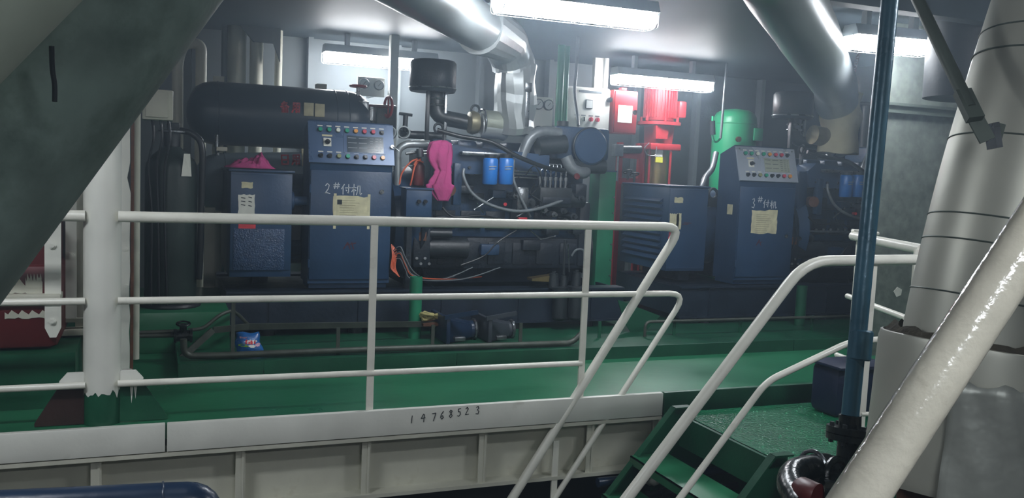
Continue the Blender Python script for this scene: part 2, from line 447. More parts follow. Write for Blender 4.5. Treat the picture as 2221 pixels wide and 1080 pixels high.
# the same fittings go on over the walkway where the photographer stands
lamp(3.3, 4.4, 1.9, 2.36, 'caged fluorescent lamp over the walkway beside the lagged pipe')
lamp(0.2, 1.3, -0.9, 2.36, 'caged fluorescent lamp over the walkway behind the thick handrail')
lamp(-1.6, -0.5, 2.9, 2.36, 'caged fluorescent lamp over the walkway beside the dark duct')
# ================================================================ railings, pillar, stair
RP = M['rail_paint']
t = thing('deck_railing', 'white three-rail pipe railing along the platform edge, folding down as stair handrail', 'railing', (1.5, DY, 0))
colx = at(222, 700, Y=4.64).x
xe = at(1478, 491, Y=DY).x
dn = at(1105, 1090, Y=DY - 0.02)
G().tube([(colx + .07, DY + .02, 1.0), (xe, DY, 1.0), dn], 0.0265, n=14, fil=0.11).build('top_rail', RP, t)
xm = at(1488, 652, Y=DY).x
G().tube([(colx + .07, DY + .02, .6), (xm, DY, .6), at(1196, 1092, Y=DY - 0.02)], 0.0175, n=12, fil=0.12).build('middle_rail', RP, t)
px = [at(807, 680, Y=DY).x, at(1268, 660, Y=DY).x]
G().tube([(colx + .07, DY + .02, .2), (px[0], DY, .2), (px[1], DY, .2)], 0.0165, n=12).build('bottom_rail', RP, t)
for x in px:
    G().box(x - .019, x + .019, DY - .006, DY + .006, 0, .985).build('post', RP, t)
q = at(1206, 955, Y=DY - .01)
G().box(q.x - .018, q.x + .018, DY - .016, DY - .004, -.85, q.z).build('post', RP, t)

t = thing('railing_stub', 'short white railing length between the dark duct and the white pillar', 'railing', (-0.8, DY, 0))
for z, r in ((1.0, .0265), (.6, .0175), (.2, .0165)):
    G().tube([(-2.2, DY + .02, z), (colx - .07, DY + .02, z)], r, n=12).build('rail', RP, t)
G().box(-1.4, -1.36, DY + .01, DY + .03, 0, 1).build('post', RP, t)

# pillar with gusset brackets
t = thing('steel_pillar', 'round white steel pillar with chipped paint above a dark green gusseted foot', 'pillar', (colx, 4.64, 0))
g = G(); n = 40
zj = [0.145 + 0.012 * math.sin(i * 1.9) + 0.010 * random.uniform(-1, 1) + .01 * (i % 3) for i in range(n)]
r0 = .083
vs = []; 
for k in range(2):
    for i in range(n):
        a = 2 * math.pi * i / n
        vs.append((colx + r0 * math.cos(a), 4.64 + r0 * math.sin(a), zj[i] if k == 0 else 2.5))
g.add(vs, [(i, (i + 1) % n, n + (i + 1) % n, n + i) for i in range(n)]); g.build('shaft', M['white_paint'], t)
G().cyl((colx, 4.64, 0), (colx, 4.64, .3), .081, n=40).build('unpainted_foot', M['dark_green'], t)
for s, ux in ((-1, 75), (1, 362)):
    xo = at(ux, 925, Y=4.62).x; xi = colx + s * .078
    ztop = .25
    G().prism([(xi, 4.615, .004), (xo, 4.615, .004), (xo, 4.615, .02), (xi + s * .07, 4.615, ztop), (xi, 4.615, ztop)], (0, .014, 0)).build('gusset', M['foot_brown'] if s < 0 else M['dark_green'], t)
    # white paint runs over the top of the gusset
    g = G(); pts = [(xi, ztop + .004), (xi + s * .072, ztop + .004), (xi + s * .105, ztop - .035)]
    low = []
    for i in range(13):
        f = i / 12
        low.append((xi + s * (.105 - .105 * f), ztop - .04 - .03 * abs(math.sin(i * 2.3)) - (.09 if (s > 0 and i in (4, 6)) else 0)))
    g.prism([(a, 4.613, b) for a, b in pts + low], (0, .018, 0)); g.build('paint_run', M['drain_white'], t, ang=.3)

# landing rails -----------------------------------------------------------
Y2 = 3.42
t = thing('stair_railing', 'white pipe handrail of the stair with upright post beside the blue standpipe', 'railing', (3.3, Y2, -0.1))
G().tube([at(1345, 1100, Y=Y2), at(1748, 566, Y=Y2), at(1990, 563, Y=Y2)], 0.0265, n=14, fil=0.14).build('handrail', RP, t)
G().tube([at(1466, 1092, Y=Y2), at(1662, 828, Y=Y2), at(1845, 741, Y=Y2), at(1940, 734, Y=Y2)], 0.0165, n=12, fil=.07).build('lower_rail', RP, t)
q = at(1894, 570, Y=Y2)
G().box(q.x - .022, q.x + .022, Y2 - .007, Y2 + .007, -.1, q.z).build('post', RP, t)
qx = at(1930, 900, Y=Y2)
G().tube([at(1866, 898, Y=Y2), at(1935, 898, Y=Y2)], .012).build('foot_rail', RP, t)
t = thing('landing_railing', 'white three-rail guard with closed rounded ends crossing behind the blue standpipe', 'railing', (3.9, 3.9, -0.1))
def yrail(u0, v0, u1, v1, z, r, nm):
    a, b = at(u0, v0, Z=z), at(u1, v1, Z=z)
    G().tube([a, b], r, n=12).lathe([(0, -r), (r * .7, -r * .7), (r, 0)], a, (b - a).normalized(), n=12).build(nm, RP, t)
    return a, b
a, b = yrail(1850, 512, 2000, 541, .98, .027, 'top_rail')
G().tube([a + V((.0, .0, .02)), a + V((.02, .03, .03)), at(1905, 507, Y=a.y)], .012).build('end_loop', RP, t)
c, d = yrail(1838, 642, 1966, 690, .56, .018, 'middle_rail')
e, f_ = yrail(1815, 770, 1925, 812, .18, .018, 'bottom_rail')
G().box(b.x - .05, b.x - .015, b.y - .006, b.y + .006, -.1, .98).build('post', RP, t)
G().box(a.x + .02, a.x + .055, a.y - .02, a.y - .008, -.1, .98).build('post', RP, t)

# stair -----------------------------------------------------------------
t = thing('steel_stair', 'short green steel stair with open treads descending from the wet landing', 'stair', (2.6, 3.9, -.85))
sl = V((-.62, 0, -.75)).normalized()
for y, nm in ((4.40, 0), (3.50, 1)):
    top = V((2.93, y, -.10))
    pts = [top + V((.02, 0, .055)), top + V((-.09, 0, .055)), V((2.16, y, -.85)), V((2.34, y, -.85)), top + V((.02, 0, -.13))]
    g = G().prism([p - V((0, .006, 0)) for p in pts], (0, .012, 0))
    g.bar(pts[1] + V((0, -.025, 0)), pts[2] + V((0, -.025, 0)), .05, .01, side=V((.75, 0, -.62)))
    g.bar(pts[0] + V((0, -.025, 0)), pts[1] + V((0, -.025, 0)), .05, .01, side=(0, 0, 1))
    g.build('stringer', M['dark_green'], t)
for k in range(3):
    z = -.315 - .21 * k; x = 2.745 - .175 * k
    G().box(x - .17, x + .07, 3.51, 4.39, z - .008, z).box(x - .17, x - .162, 3.51, 4.39, z - .05, z).build('tread', M['deck_green'], t)
G().box(2.90, 2.93, 3.51, 4.39, -.28, -.10).build('top_plate', M['dark_green'], t)

# near handrail of the photographer's own stair
g = G()
a, b = at(1745, 1260, d=.80), at(2330, 366, d=.86)
g.tube(fillet([a + (a - b) * 1.6, a, b, b + (b - a) * .9, b + (b - a) * .9 + V((.6, -.3, 0))], .1), .0235, n=32)
g.build('near_handrail', M['near_rail_paint'], None, 'thick stained cream handrail slanting across the corner, closest to the viewer', 'handrail')
# ================================================================ generating sets
GL = {'2': [[(.05, .8), (.25, 1), (.5, .85), (.4, .5), (0, .05), (.2, .12), (.6, .02)]],
      '3': [[(.1, .9), (.4, 1), (.5, .75), (.25, .55), (.55, .35), (.4, .02), (.05, .1)]],
      '#': [[(.3, 1), (.15, 0)], [(.75, 1), (.6, 0)], [(0, .65), (.95, .7)], [(0, .3), (.9, .35)]],
      'fu': [[(.3, 1), (0, .55)], [(.17, .75), (.17, 0)], [(.4, .65), (1, .68)], [(.8, 1), (.8, .1), (.68, .18)], [(.5, .45), (.6, .35)]],
      'ji': [[(0, .68), (.45, .7)], [(.22, 1), (.22, 0)], [(.22, .65), (0, .3)], [(.22, .6), (.42, .42)], [(.58, .85), (.58, .4), (.48, .05)], [(.58, .85), (.82, .86), (.82, .15), (.9, .05), (1, .2)]],
      'bei': [[(.4, 1), (.15, .75)], [(.3, .9), (.7, .9), (.3, .6), (.05, .5)], [(.35, .78), (.9, .52)], [(.22, .42), (.22, 0), (.78, 0), (.78, .42), (.22, .42)], [(.5, .42), (.5, 0)], [(.22, .21), (.78, .21)]],
      'yong': [[(.2, .95), (.2, .35), (.05, 0)], [(.2, .95), (.85, .95), (.85, .05), (.7, .1)], [(.2, .65), (.85, .65)], [(.2, .35), (.85, .35)], [(.52, .95), (.52, 0)]],
      'ri': [[(.15, .95), (.15, .05), (.85, .05), (.85, .95), (.15, .95)], [(.15, .5), (.85, .5)]]}
EX, EZ = V((1, 0, 0)), V((0, 0, 1))
def write(glyphs, org, w, name, m, parent, T=None):
    """glyphs: (key, x offset, width, y offset, height) in metres from org; each character a part of its own"""
    for k, x, ww, y, hh in glyphs:
        g = G(); g.T = T
        g.strokes([[(x + a * ww, y + b * hh) for a, b in ln] for ln in GL[k]], org, EX, EZ, w, .0012)
        g.build(name, M[m], parent)

def sheet(name, m, parent, x0, x1, z0, z1, y, n=6, ragged=.004, t=.0015, curl=.002):
    """a paper stuck on a front face, edges slightly uneven"""
    pts = []
    for i in range(n): pts.append((x0 + (x1 - x0) * i / n, z0 + random.uniform(-ragged, ragged)))
    for i in range(n): pts.append((x1 + random.uniform(-ragged, ragged) * .5, z0 + (z1 - z0) * i / n))
    for i in range(n): pts.append((x1 - (x1 - x0) * i / n, z1 + random.uniform(-ragged, ragged)))
    for i in range(n): pts.append((x0 + random.uniform(-ragged, ragged) * .5, z1 - (z1 - z0) * i / n))
    return G().prism([(a, y, b) for a, b in pts], (0, -t, 0)).build(name, M[m], parent)

def cabinet(x0, y0, num):
    W = .623; x1 = x0 + W
    lab = {2: 'blue generator control cabinet chalk-marked 2, a torn yellowed notice taped on its door', 3: 'blue generator control cabinet chalk-marked 3, with bright silver button panel'}[num]
    t = thing('control_cabinet', lab, 'cabinet', (x0 + W / 2, y0 + .2, .37), 'generator control cabinets')
    prof = [(y0, .40), (y0, 1.275), (y0 - .005, 1.285), (y0 + .085, 1.585), (y0 + .11, 1.60), (y0 + .32, 1.52), (y0 + .32, .40)]
    G().prism([(x0 + .006, y, z) for y, z in prof], (W - .012, 0, 0)).box(x0 + .02, x1 - .02, y0 + .03, y0 + .3, .36, .41).build('body', M['gen_blue'], t)
    d = G().box(x0 + .012, x1 - .012, y0 - .014, y0, .43, 1.235, .004).build('door', M['gen_blue'], t)
    G().cyl((x1 - .085, y0 - .014, 1.09 if num == 2 else .80), (x1 - .085, y0 - .024, 1.09 if num == 2 else .80), .017, n=14).cyl((x1 - .085, y0 - .02, 1.09 if num == 2 else .80), (x1 - .085, y0 - .032, 1.09 if num == 2 else .80), .008, n=10).build('lock', M['steel'], d)
    for zz in (.55, 1.1):
        G().cyl((x0 + .008, y0 - .012, zz - .03), (x0 + .008, y0 - .012, zz + .03), .007, n=8).build('hinge', M['gen_blue'], d)
    # sloping button panel
    ey = V((0, .09, .30)).normalized(); nrm = EX.cross(ey); H = .313; o = V((x0, y0 - .006, 1.285))
    def P(s, q, k=0.0): return o + EX * (s * W) + ey * (q * H) + nrm * k
    pm = M['panel_blue'] if num == 2 else M['panel_silver']
    pn = G().prism([P(-.01, 0), P(1.01, 0), P(1.01, 1), P(-.01, 1)], nrm * .016).build('control_panel', pm, t)
    K = .016
    def disc(s, q, r, h, m, nm, k=K, r1=None):
        G().cyl(P(s, q, k), P(s, q, k + h), r, r1 if r1 else r * .9, n=14).build(nm, M[m], pn)
    top = ['btn_green', 'btn_green', 'btn_white', 'btn_green', 'btn_orange', 'btn_red', 'btn_red', 'btn_black']
    bot = ['btn_black', 'btn_black', 'btn_olive', 'btn_green', 'btn_black', 'btn_black', 'btn_red', 'btn_orange']
    for i in range(8):
        s = .13 + .105 * i
        for row, q in ((top, .80), (bot, .17)):
            disc(s, q, .0195, .006, 'black_plastic', 'button_bezel')
            if row[i] == 'btn_black':
                disc(s, q, .0135, .018, 'btn_black', 'selector_knob', K + .006)
            else:
                disc(s, q, .0165, .013, row[i], 'indicator_button', K + .006)
            G().prism([P(s - .03, q + .083, K), P(s + .03, q + .083, K), P(s + .03, q + .11, K), P(s - .03, q + .11, K)], nrm * .0015).build('legend_strip', M['paper_white'], pn)
    # key switch
    G().prism([P(.165, .40, K), P(.255, .40, K), P(.255, .60, K), P(.165, .60, K)], nrm * .006).build('switch_plate', M['paper_white'], pn)
    G().prism([P(.15, .64, K), P(.27, .64, K), P(.27, .685, K), P(.15, .685, K)], nrm * .002).build('legend_strip', M['paper'], pn)
    G().cyl(P(.21, .5, K), P(.21, .5, K + .02), .02, .018, n=16).bar(P(.19, .53, K + .028), P(.235, .47, K + .028), .014, .018, side=nrm).build('rotary_switch', M['black_plastic'], pn)
    # display
    G().prism([P(.40, .26, K), P(.90, .26, K), P(.90, .70, K), P(.40, .70, K)], nrm * .003).build('display_frame', pm, pn)
    G().prism([P(.44, .28, K), P(.88, .28, K), P(.88, .68, K), P(.44, .68, K)], nrm * .005).build('display', M['lcd_dark' if num == 2 else 'lcd_light'], pn)
    g = G()
    for r in range(6):
        q = .33 + r * .06
        for a, b in ((.455, .56), (.585, .69), (.72, .765), (.785, .82), (.84, .86)):
            if r % 2 or a > .7: g.strokes([[(a * W, q * H), (b * W - random.uniform(0, .01), q * H)]], o, EX, ey, .004, K + .0058, .0006)
    g.build('display_lines', M['lcd_line'] if num == 2 else M['ink'], pn)
    # chalk writing and the notice
    if num == 2:
        og = at(705, 420, Y=y0 - .0145)
        write([('2', 0, .058, .0, .075), ('#', .062, .045, .04, .042), ('fu', .12, .065, 0, .072), ('ji', .195, .075, -.005, .08)], og, .0065, 'chalk_character', 'chalk', d)
        a, b = at(722, 425, Y=y0), at(800, 488, Y=y0)
        pp = sheet('notice', 'paper', d, a.x, b.x, b.z, a.z, y0 - .0145, ragged=.009)
        for xx in (a.x + .004, b.x - .018):
            G().box(xx, xx + .02, y0 - .0175, y0 - .0162, b.z - .03, a.z + .02).build('tape', M['paper'], d)
        G().box(a.x + .03, a.x + .065, y0 - .0172, y0 - .0162, a.z - .06, a.z - .025).build('torn_hole', M['ink'], d)
        g = G()
        for k in range(9): g.strokes([[(.05, -.03 - k * .018), (.05 + random.uniform(.1, .16), -.03 - k * .018)]], V((a.x, y0 - .0162, a.z)), EX, EZ, .003, .0006, .0004)
        g.build('print_lines', M['print_grey'], d)
        og = at(745, 540, Y=y0 - .0145)
        g = G(); g.strokes([[(0, 0), (.03, .05), (.05, 0)], [(.02, .03), (.09, .045)], [(.06, .05), (.075, .0)]], og, EX, EZ, .006, .001); g.build('faded_red_mark', M['dull_red'], d)
        # ignition key and cord
        k = P(.985, .45, K)
        g = G().cyl(k, k + nrm * .02, .014, n=12); g.tube([k + nrm * .02, k + nrm * .03 + V((.03, 0, -.02)), k + nrm * .03 + V((.05, 0, -.035))], .004, n=6); g.build('lock_key', M['steel'], pn)
    else:
        og = at(1630, 451, Y=y0 - .0145)
        write([('3', 0, .055, .0, .085), ('#', .065, .048, .055, .048), ('fu', .125, .062, .005, .07), ('ji', .20, .07, .0, .07)], og, .006, 'chalk_character', 'chalk', d)
        a, b = at(1629, 455, Y=y0), at(1681, 507, Y=y0)
        sheet('notice', 'paper', d, a.x, b.x, b.z, a.z, y0 - .0145, ragged=.008)
        g = G()
        for k in range(10): g.strokes([[(.05, -.04 - k * .018), (.05 + random.uniform(.1, .17), -.04 - k * .018)]], V((a.x, y0 - .0162, a.z)), EX, EZ, .003, .0006, .0004)
        g.build('print_lines', M['print_grey'], d)
        G().box(x0 - .0015, x0 + .006, y0 + .08, y0 + .15, .98, 1.07).build('side_tag', M['paper'], t)
        for s in (.04, .96): disc(s, .92, .009, .004, 'steel', 'panel_screw')
        og = at(1640, 532, Y=y0 - .0145)
        g = G(); g.strokes([[(0, 0), (.03, .05), (.05, 0)], [(.01, .02), (.06, .03)]], og, EX, EZ, .006, .001); g.build('faded_red_mark', M['dull_red'], d)
    return t
cabinet(1.067, 6.6, 2)
cabinet(4.82, 6.6, 3)

# alternators: terminal box on a round body -----------------------------
def alternator(x0, x1, y0, num):
    lab = {2: 'dark blue alternator box with a pink cloth lying on top, beside cabinet 2', 3: 'dark blue alternator box with louvred side, beside cabinet 3'}[num]
    t = thing('alternator', lab, 'generator', ((x0 + x1) / 2, y0 + .5, .35), 'alternators')
    yb = y0 + .85; zt = 1.215
    G().box(x0 + .01, x1, y0, yb, .45, zt - .012, .006).build('terminal_box', M['gen_blue'], t)
    lid = G().box(x0 - .004, x1 + .014, y0 - .014, yb, zt - .012, zt + .004, .003).build('box_lid', M['gen_blue'], t)
    G().cyl((x0 + .1, 7.32, .83), (x1 + 1.0, 7.32, .83), .36, n=36).build('stator_body', M['engine_blue'], t)
    G().cyl((x1 + .80, 7.10, .83), (x1 + .98, 7.10, .83), .40, .46, n=36).build('flywheel_housing', M['gen_blue'], t)
    for xx in (x0 + .2, x1 + .3):
        G().box(xx, xx + .12, 6.95, 7.6, .353, .52, .01).build('foot', M['engine_dark'], t)
    g = G().box(x0 + .012, x1 - .004, y0 - .008, y0 + .002, .50 if num == 2 else .47, zt - .03, .003)
    fr = g.build('front_cover', M['gen_blue'], t)
    if num == 2:
        G().box(x0 + .035, x1 - .05, y0 - .013, y0 - .007, .50, .80, .002).build('wet_panel', M['wet_blue'], t)
        G().box(x1 + .003, x1 + .1, y0 + .25, y0 + .6, .7, .95).build('side_cover', M['engine_dark'], t)
        G().cyl((x1, y0 + .1, 1.0), (x1 + .12, y0 + .1, 1.0), .035, n=18).lathe([(.07, 0), (.07, .02), (.03, .03)], (x1, y0 + .1, 1.0), (1, 0, 0), n=20).build('cable_gland', M['gen_blue'], t)
        a, b = at(524, 394, Y=y0), at(548, 408, Y=y0)
        sheet('small_tag', 'paper', fr, a.x, b.x, b.z, a.z, y0 - .0085)
        a, b = at(517, 422, Y=y0), at(552, 470, Y=y0)
        sheet('sticker', 'paper_white', fr, a.x, b.x, b.z, a.z, y0 - .0085, ragged=.006)
        g = G()
        for k in range(3): g.strokes([[(.02, -.02 - k * .025), (.045, -.024 - k * .025)], [(.07, -.015 - k * .03), (.09, -.02 - k * .03)]], V((a.x, y0 - .010, a.z)), EX, EZ, .006, .0008, .0005)
        g.build('torn_spots', M['ink'], fr)
        a, b = at(517, 486, Y=y0), at(554, 497, Y=y0)
        G().box(a.x, b.x, y0 - .010, y0 - .0085, b.z, a.z).build('warning_strip', M['red_paint'], fr)
    else:
        xl = x0 + .01
        for k in range(10):
            z = 1.10 - k * .058
            G().prism([(xl, y0 + .10, z), (xl - .036, y0 + .10, z - .030), (xl - .036, y0 + .10, z - .036), (xl, y0 + .10, z - .036)], (0, .66, 0)).build('louvre', M['gen_blue'], t)
        # side frame and hanging lug
        a, b = at(1462, 428, Y=y0), at(1480, 440, Y=y0)
        sheet('small_tag', 'paper', fr, a.x, b.x, b.z, a.z, y0 - .0085)
        for ux in (1452, 1462, 1467):
            a, b = at(ux, 463, Y=y0), at(ux + 8, 498, Y=y0)
            sheet('sticker', 'paper', fr, a.x, b.x, b.z, a.z, y0 - .0085, ragged=.005)
        a = at(1449, 517, Y=y0 - .009)
        write([('yong', 0, .05, 0, .055), ('bei', .055, .05, 0, .055)], a, .008, 'red_character', 'red_paint', fr)
        a = at(1480, 486, Y=y0 - .009)
        G().strokes([[(0, 0), (.06, 0)], [(.02, .012), (.09, .01)]], a, EX, EZ, .006, .001).build('red_mark', M['dull_red'], fr)
        c = at(1546, 420, Y=y0 + .1)
        G().ring(c, (0, 1, 0), .045, .014).box(c.x - .05, c.x + .05, c.y - .014, c.y + .014, c.z - .12, c.z - .04).build('lifting_lug', M['black_iron'], t)
        G().box(x1 + .02, x1 + .14, y0 + .15, y0 + .6, c.z - .14, c.z - .1, .01).build('body_top', M['hose_grey'], t)
    return t
mk('bed_blue', '#1c2735', 0.4, var=0.35, scale=7, bump=0.2, dirt='#0f1316', dirt_amt=0.4, dirt_scale=5)
mk('wet_blue', '#31496a', 0.16, var=0.3, scale=20, bump=0.9, bscale=90)
alternator(.512, .951, 6.6, 2)
alternator(4.272, 4.69, 6.87, 3)

# skids -------------------------------------------------------------------
def skid(x0, x1, num):
    lab = {2: 'long blue steel bed frame under the torn-notice cabinet and cloth-tied engine', 3: 'long blue steel bed frame under the louvred alternator, behind the stair handrails'}[num]
    t = thing('generator_bed_frame', lab, 'bed frame', ((x0 + x1) / 2, 7.1, .02), 'generator bed frames')
    for y in (6.55, 7.55):
        G().box(x0, x1, y, y + .16, .335, .352).box(x0, x1, y + .02, y + .03, .085, .34).box(x0, x1, y, y + .16, .072, .087).build('side_channel', M['bed_blue'], t)
    for x in (x0, (x0 + x1) / 2, x1 - .02):
        G().box(x, x + .02, 6.575, 7.7, .09, .335).build('cross_member', M['bed_blue'], t)
    G().box(x0 + .02, 1.9 + x0 - .5, 6.72, 7.55, .32, .335).build('deck_plate', M['engine_dark'], t)
    for i in range(5):
        x = x0 + .3 + i * (x1 - x0 - .6) / 4
        G().cyl((x, 6.64, .02), (x, 6.64, .075), .06, n=16).build('vibration_mount', M['rubber'], t)
        G().box(x - .004, x + .004, 6.56, 6.6, .087, .335).build('web_stiffener', M['bed_blue'], t)
    return t
skid(.50, 3.70, 2); skid(4.26, 7.46, 3)
# ================================================================ diesel engines
def engine(dx, num):
    lab = {2: 'grimy blue diesel engine between cabinet 2 and the green plate, pink cloth tied on it', 3: 'dark blue diesel engine beside cabinet 3, half behind the blue standpipe'}[num]
    t = thing('diesel_engine', lab, 'engine', (2.7 + dx, 7.1, .35), 'diesel engines')
    D = V((dx, 0, 0))
    def g_():
        g = G(); g.T = Matrix.Translation(D); return g
    blue, dark, blk = M['engine_blue'], M['engine_dark'], M['black_iron']
    A = lambda u, v, y: at(u, v, Y=y)
    # block, crankcase, sump
    b = g_().box(2.02, 3.42, 6.86, 7.5, .72, 1.30, .02).build('cylinder_block', blue, t)
    c = g_().box(2.0, 3.45, 6.80, 7.55, .48, .74, .02).build('crankcase', dark, t)
    for i in range(6):
        x = 2.12 + i * .215
        g_().box(x, x + .15, 6.785, 6.80, .52, .70, .01).build('inspection_cover', dark, c)
        g_().box(x - .01, x + .16, 6.845, 6.86, .80, .95, .012).build('core_cover', dark, b)
    g_().prism([(2.05, 6.9, .36), (3.4, 6.9, .36), (3.42, 6.85, .49), (2.02, 6.85, .49)], (0, .55, 0)).build('sump', dark, t)
    # cylinder heads with bolts
    h = g_().box(2.04, 3.40, 6.90, 7.45, 1.30, 1.42, .015).build('cylinder_head', dark, t)
    for i in range(6):
        x = 2.10 + i * .215
        g_().box(x, x + .18, 6.98, 7.38, 1.42, 1.52, .03).build('rocker_cover', blue, h)
    # charge air manifold: long blue box with chamfered left end
    m = g_().prism([(2.13, 6.70, 1.25), (2.10, 6.70, 1.40), (2.19, 6.70, 1.475), (3.02, 6.70, 1.425), (3.02, 6.70, 1.25)], (0, .24, 0)).build('air_manifold', M['gen_blue'], t)
    for i in range(7):
        x = 2.2 + i * .13
        g_().cyl((x, 6.70, 1.30), (x, 6.685, 1.30), .012, n=8).build('bolt', blk, m)
    g_().box(2.02, 2.13, 6.72, 7.0, .95, 1.40, .02).build('gear_cover', blue, t)
    # spin-on filters
    fh = g_().box(A(1003, 330, 6.62).x, A(1120, 330, 6.62).x, 6.62, 6.70, A(1050, 338, 6.6).z, A(1050, 330, 6.6).z, .006).build('filter_head', M['steel'], t)
    for u in (1062, 1096):
        p = A(u, 400, 6.60); z1 = A(u, 338, 6.60).z
        f = g_().lathe([(.052, 0), (.060, .01), (.060, z1 - p.z - .03), (.052, z1 - p.z - .018)], (p.x, 6.60, p.z), n=24).build('oil_filter', M['filter_blue'], t)
        g_().cyl((p.x, 6.60, z1 - .02), (p.x, 6.60, z1 + .012), .05, n=20).build('filter_collar', M['rubber'], f)
        g_().strokes([[(-.03, .0), (.025, .004)], [(-.03, -.02), (.015, -.017)]], V((p.x, 6.5385, p.z + .14)), EX, EZ, .007, .001).build('filter_print', M['lcd_line'], f)
    # injection pump with six delivery unions
    p0, p1 = A(1166, 448, 6.66), A(1238, 408, 6.66)
    ip = g_().box(p0.x, p1.x, 6.62, 6.82, p0.z, p1.z, .012).build('injection_pump', blk, t)
    g_().box(p0.x + .02, p1.x - .02, 6.605, 6.62, p0.z + .03, p0.z + .08, .004).build('pump_side_cover', dark, ip)
    for i in range(6):
        x = p0.x + .03 + i * (p1.x - p0.x - .06) / 5
        z = p1.z
        g_().cyl((x, 6.70, z), (x, 6.70, z + .06), .014, n=10).cyl((x, 6.70, z + .055), (x, 6.70, z + .085), .019, n=6).cyl((x, 6.70, z + .085), (x, 6.70, z + .135), .008, n=8).build('delivery_union', M['steel'], ip)
        g_().tube(spline([(x, 6.70, z + .13), (x - .01, 6.72, z + .19), (2.2 + i * .2, 6.84, 1.24), (2.2 + i * .2, 6.95, 1.33)]), .0045, n=6).build('fuel_pipe', M['steel'], ip)
    g_().cyl((p1.x, 6.72, p0.z + .07), (p1.x + .14, 6.72, p0.z + .07), .075, n=20).build('governor', blk, ip)
    g_().box(p1.x + .03, p1.x + .14, 6.63, 6.80, p0.z + .08, p0.z + .2, .02).build('governor_cover', dark, ip)
    pr = A(1253, 383, 6.6)
    g_().lathe([(.026, 0), (.026, .010), (.0, .012)], (pr.x, 6.62, pr.z), (0, -1, .2), n=16).build('red_badge', M['dull_red'], ip)
    # fuel lift pump + linkage clutter under the injection pump
    for u, v, r, l in ((1180, 455, .035, .08), (1200, 465, .028, .1), (1222, 458, .03, .09), (1245, 470, .035, .08), (1150, 440, .045, .10), (1120, 425, .03, .08), (1262, 430, .03, .07), (1232, 480, .022, .06)):
        q = A(u, v, 6.62)
        g_().cyl((q.x, 6.80, q.z), (q.x, 6.80 - l - .1, q.z), r, r * .85, n=14).cyl((q.x, 6.70 - l, q.z), (q.x, 6.66 - l, q.z), r * .5, n=6).build('fitting', M['black_iron'] if u % 4 else M['steel'], t)
    # fuel strainer block
    q = A(1133, 425, 6.62)
    g_().box(q.x - .05, q.x + .05, 6.60, 6.72, q.z - .12, q.z + .07, .012).build('strainer_body', M['steel'], t)
    # header tank with round end cap facing out
    a, b2 = A(1207, 272, 6.75), A(1320, 350, 6.75)
    ht = g_().box(a.x, b2.x, 6.74, 7.35, b2.z, a.z, .03).build('header_tank', blue, t)
    c2 = A(1291, 318, 6.6)
    g_().lathe([(.135, 0), (.15, .02), (.15, .09), (.135, .105), (.02, .108)], (c2.x, 6.76, c2.z), (0, -1, 0), n=36).build('round_end_cap', M['gen_blue'], ht)
    g_().ring((c2.x, 6.69, c2.z), (0, 1, 0), .153, .010, n=36).build('clamp_ring', dark, ht)
    g_().cyl((a.x + .15, 6.95, a.z), (a.x + .15, 6.95, a.z + .05), .05, n=16).build('filler_cap', blk, ht)
    # brown thermostat casting and coolant hoses
    q = A(1185, 300, 6.72)
    g_().tube(spline([A(1130, 345, 6.74), A(1150, 300, 6.74), A(1180, 285, 6.74), A(1215, 290, 6.74)]), .045, n=14).build('coolant_elbow', M['hose_grey'], t)
    g_().cyl(A(1165, 318, 6.72), A(1225, 312, 6.72), .075, n=20).build('thermostat_housing', blk, t)
    g_().tube(spline([A(1228, 340, 6.70), A(1240, 365, 6.68), A(1260, 375, 6.68), A(1270, 372, 6.72)]), .05, n=14).build('coolant_hose', M['hose_grey'], t)
    g_().cyl(A(1240, 360, 6.74), A(1310, 362, 6.74), .06, n=18).build('water_pump', blk, t)
    # front end: pulley, bracket, pipes down to bed
    g_().cyl((3.50, 7.15, .62), (3.58, 7.15, .62), .22, n=30).build('crank_pulley', blk, t)
    g_().box(3.36, 3.46, 6.78, 6.95, .5, 1.05, .02).build('front_bracket', dark, t)
    # turbocharger: brass compressor, steel turbine drum
    tb = g_().cyl(A(1044, 266, 6.85), A(1082, 270, 6.85), .105, n=30).build('turbine_housing', M['turbo_grey'], t)
    g_().ring(A(1045, 266, 6.85), (1, 0, 0), .106, .010, n=30).build('turbine_band', M['steel'], tb)
    g_().lathe([(.04, -.05), (.085, -.03), (.095, 0), (.085, .04), (.04, .06)], A(1025, 266, 6.85), (1, 0, 0), n=26).build('compressor_housing', M['turbo_brass'], t)
    g_().ring(A(1031, 238, 6.85), (0, 1, 0), .035, .010, n=18).build('lifting_eye', blk, t)
    # air intake: filter canister, neck and pipe into the compressor
    p = A(938, 200, 6.95); zt = A(938, 132, 6.95).z
    af = g_().lathe([(.175, 0), (.185, .012), (.185, zt - p.z - .02), (.17, zt - p.z), (.04, zt - p.z + .005)], (p.x, 6.95, p.z), n=36).build('air_filter', M['engine_dark'], t)
    g_().ring((p.x, 6.95, p.z + .03), (0, 0, 1), .186, .006, n=36).build('filter_band', M['steel'], af)
    q = A(945, 252, 6.95)
    g_().tube([(p.x + .03, 6.95, p.z + .01), (q.x, 6.95, q.z), A(1015, 266, 6.88)], .062, n=18, fil=.08).build('intake_pipe', blk, t)
    for zz in (p.z - .05, p.z - .10): g_().ring((p.x + .03, 6.95, zz), (0, 0, 1), .066, .008, n=24).build('hose_clip', M['steel'], t)
    g_().box(A(925, 205, 6.9).x, A(932, 205, 6.9).x, 6.88, 6.92, 1.42, p.z, .003).build('filter_bracket', blk, t)
    g_().box(A(964, 205, 6.9).x, A(970, 205, 6.9).x, 6.88, 6.92, 1.42, p.z, .003).build('filter_bracket', M['steel'], t)
    g_().ring(A(951, 278, 6.8), (0, 1, 0), .035, .010, n=18).build('lifting_eye', blk, t)
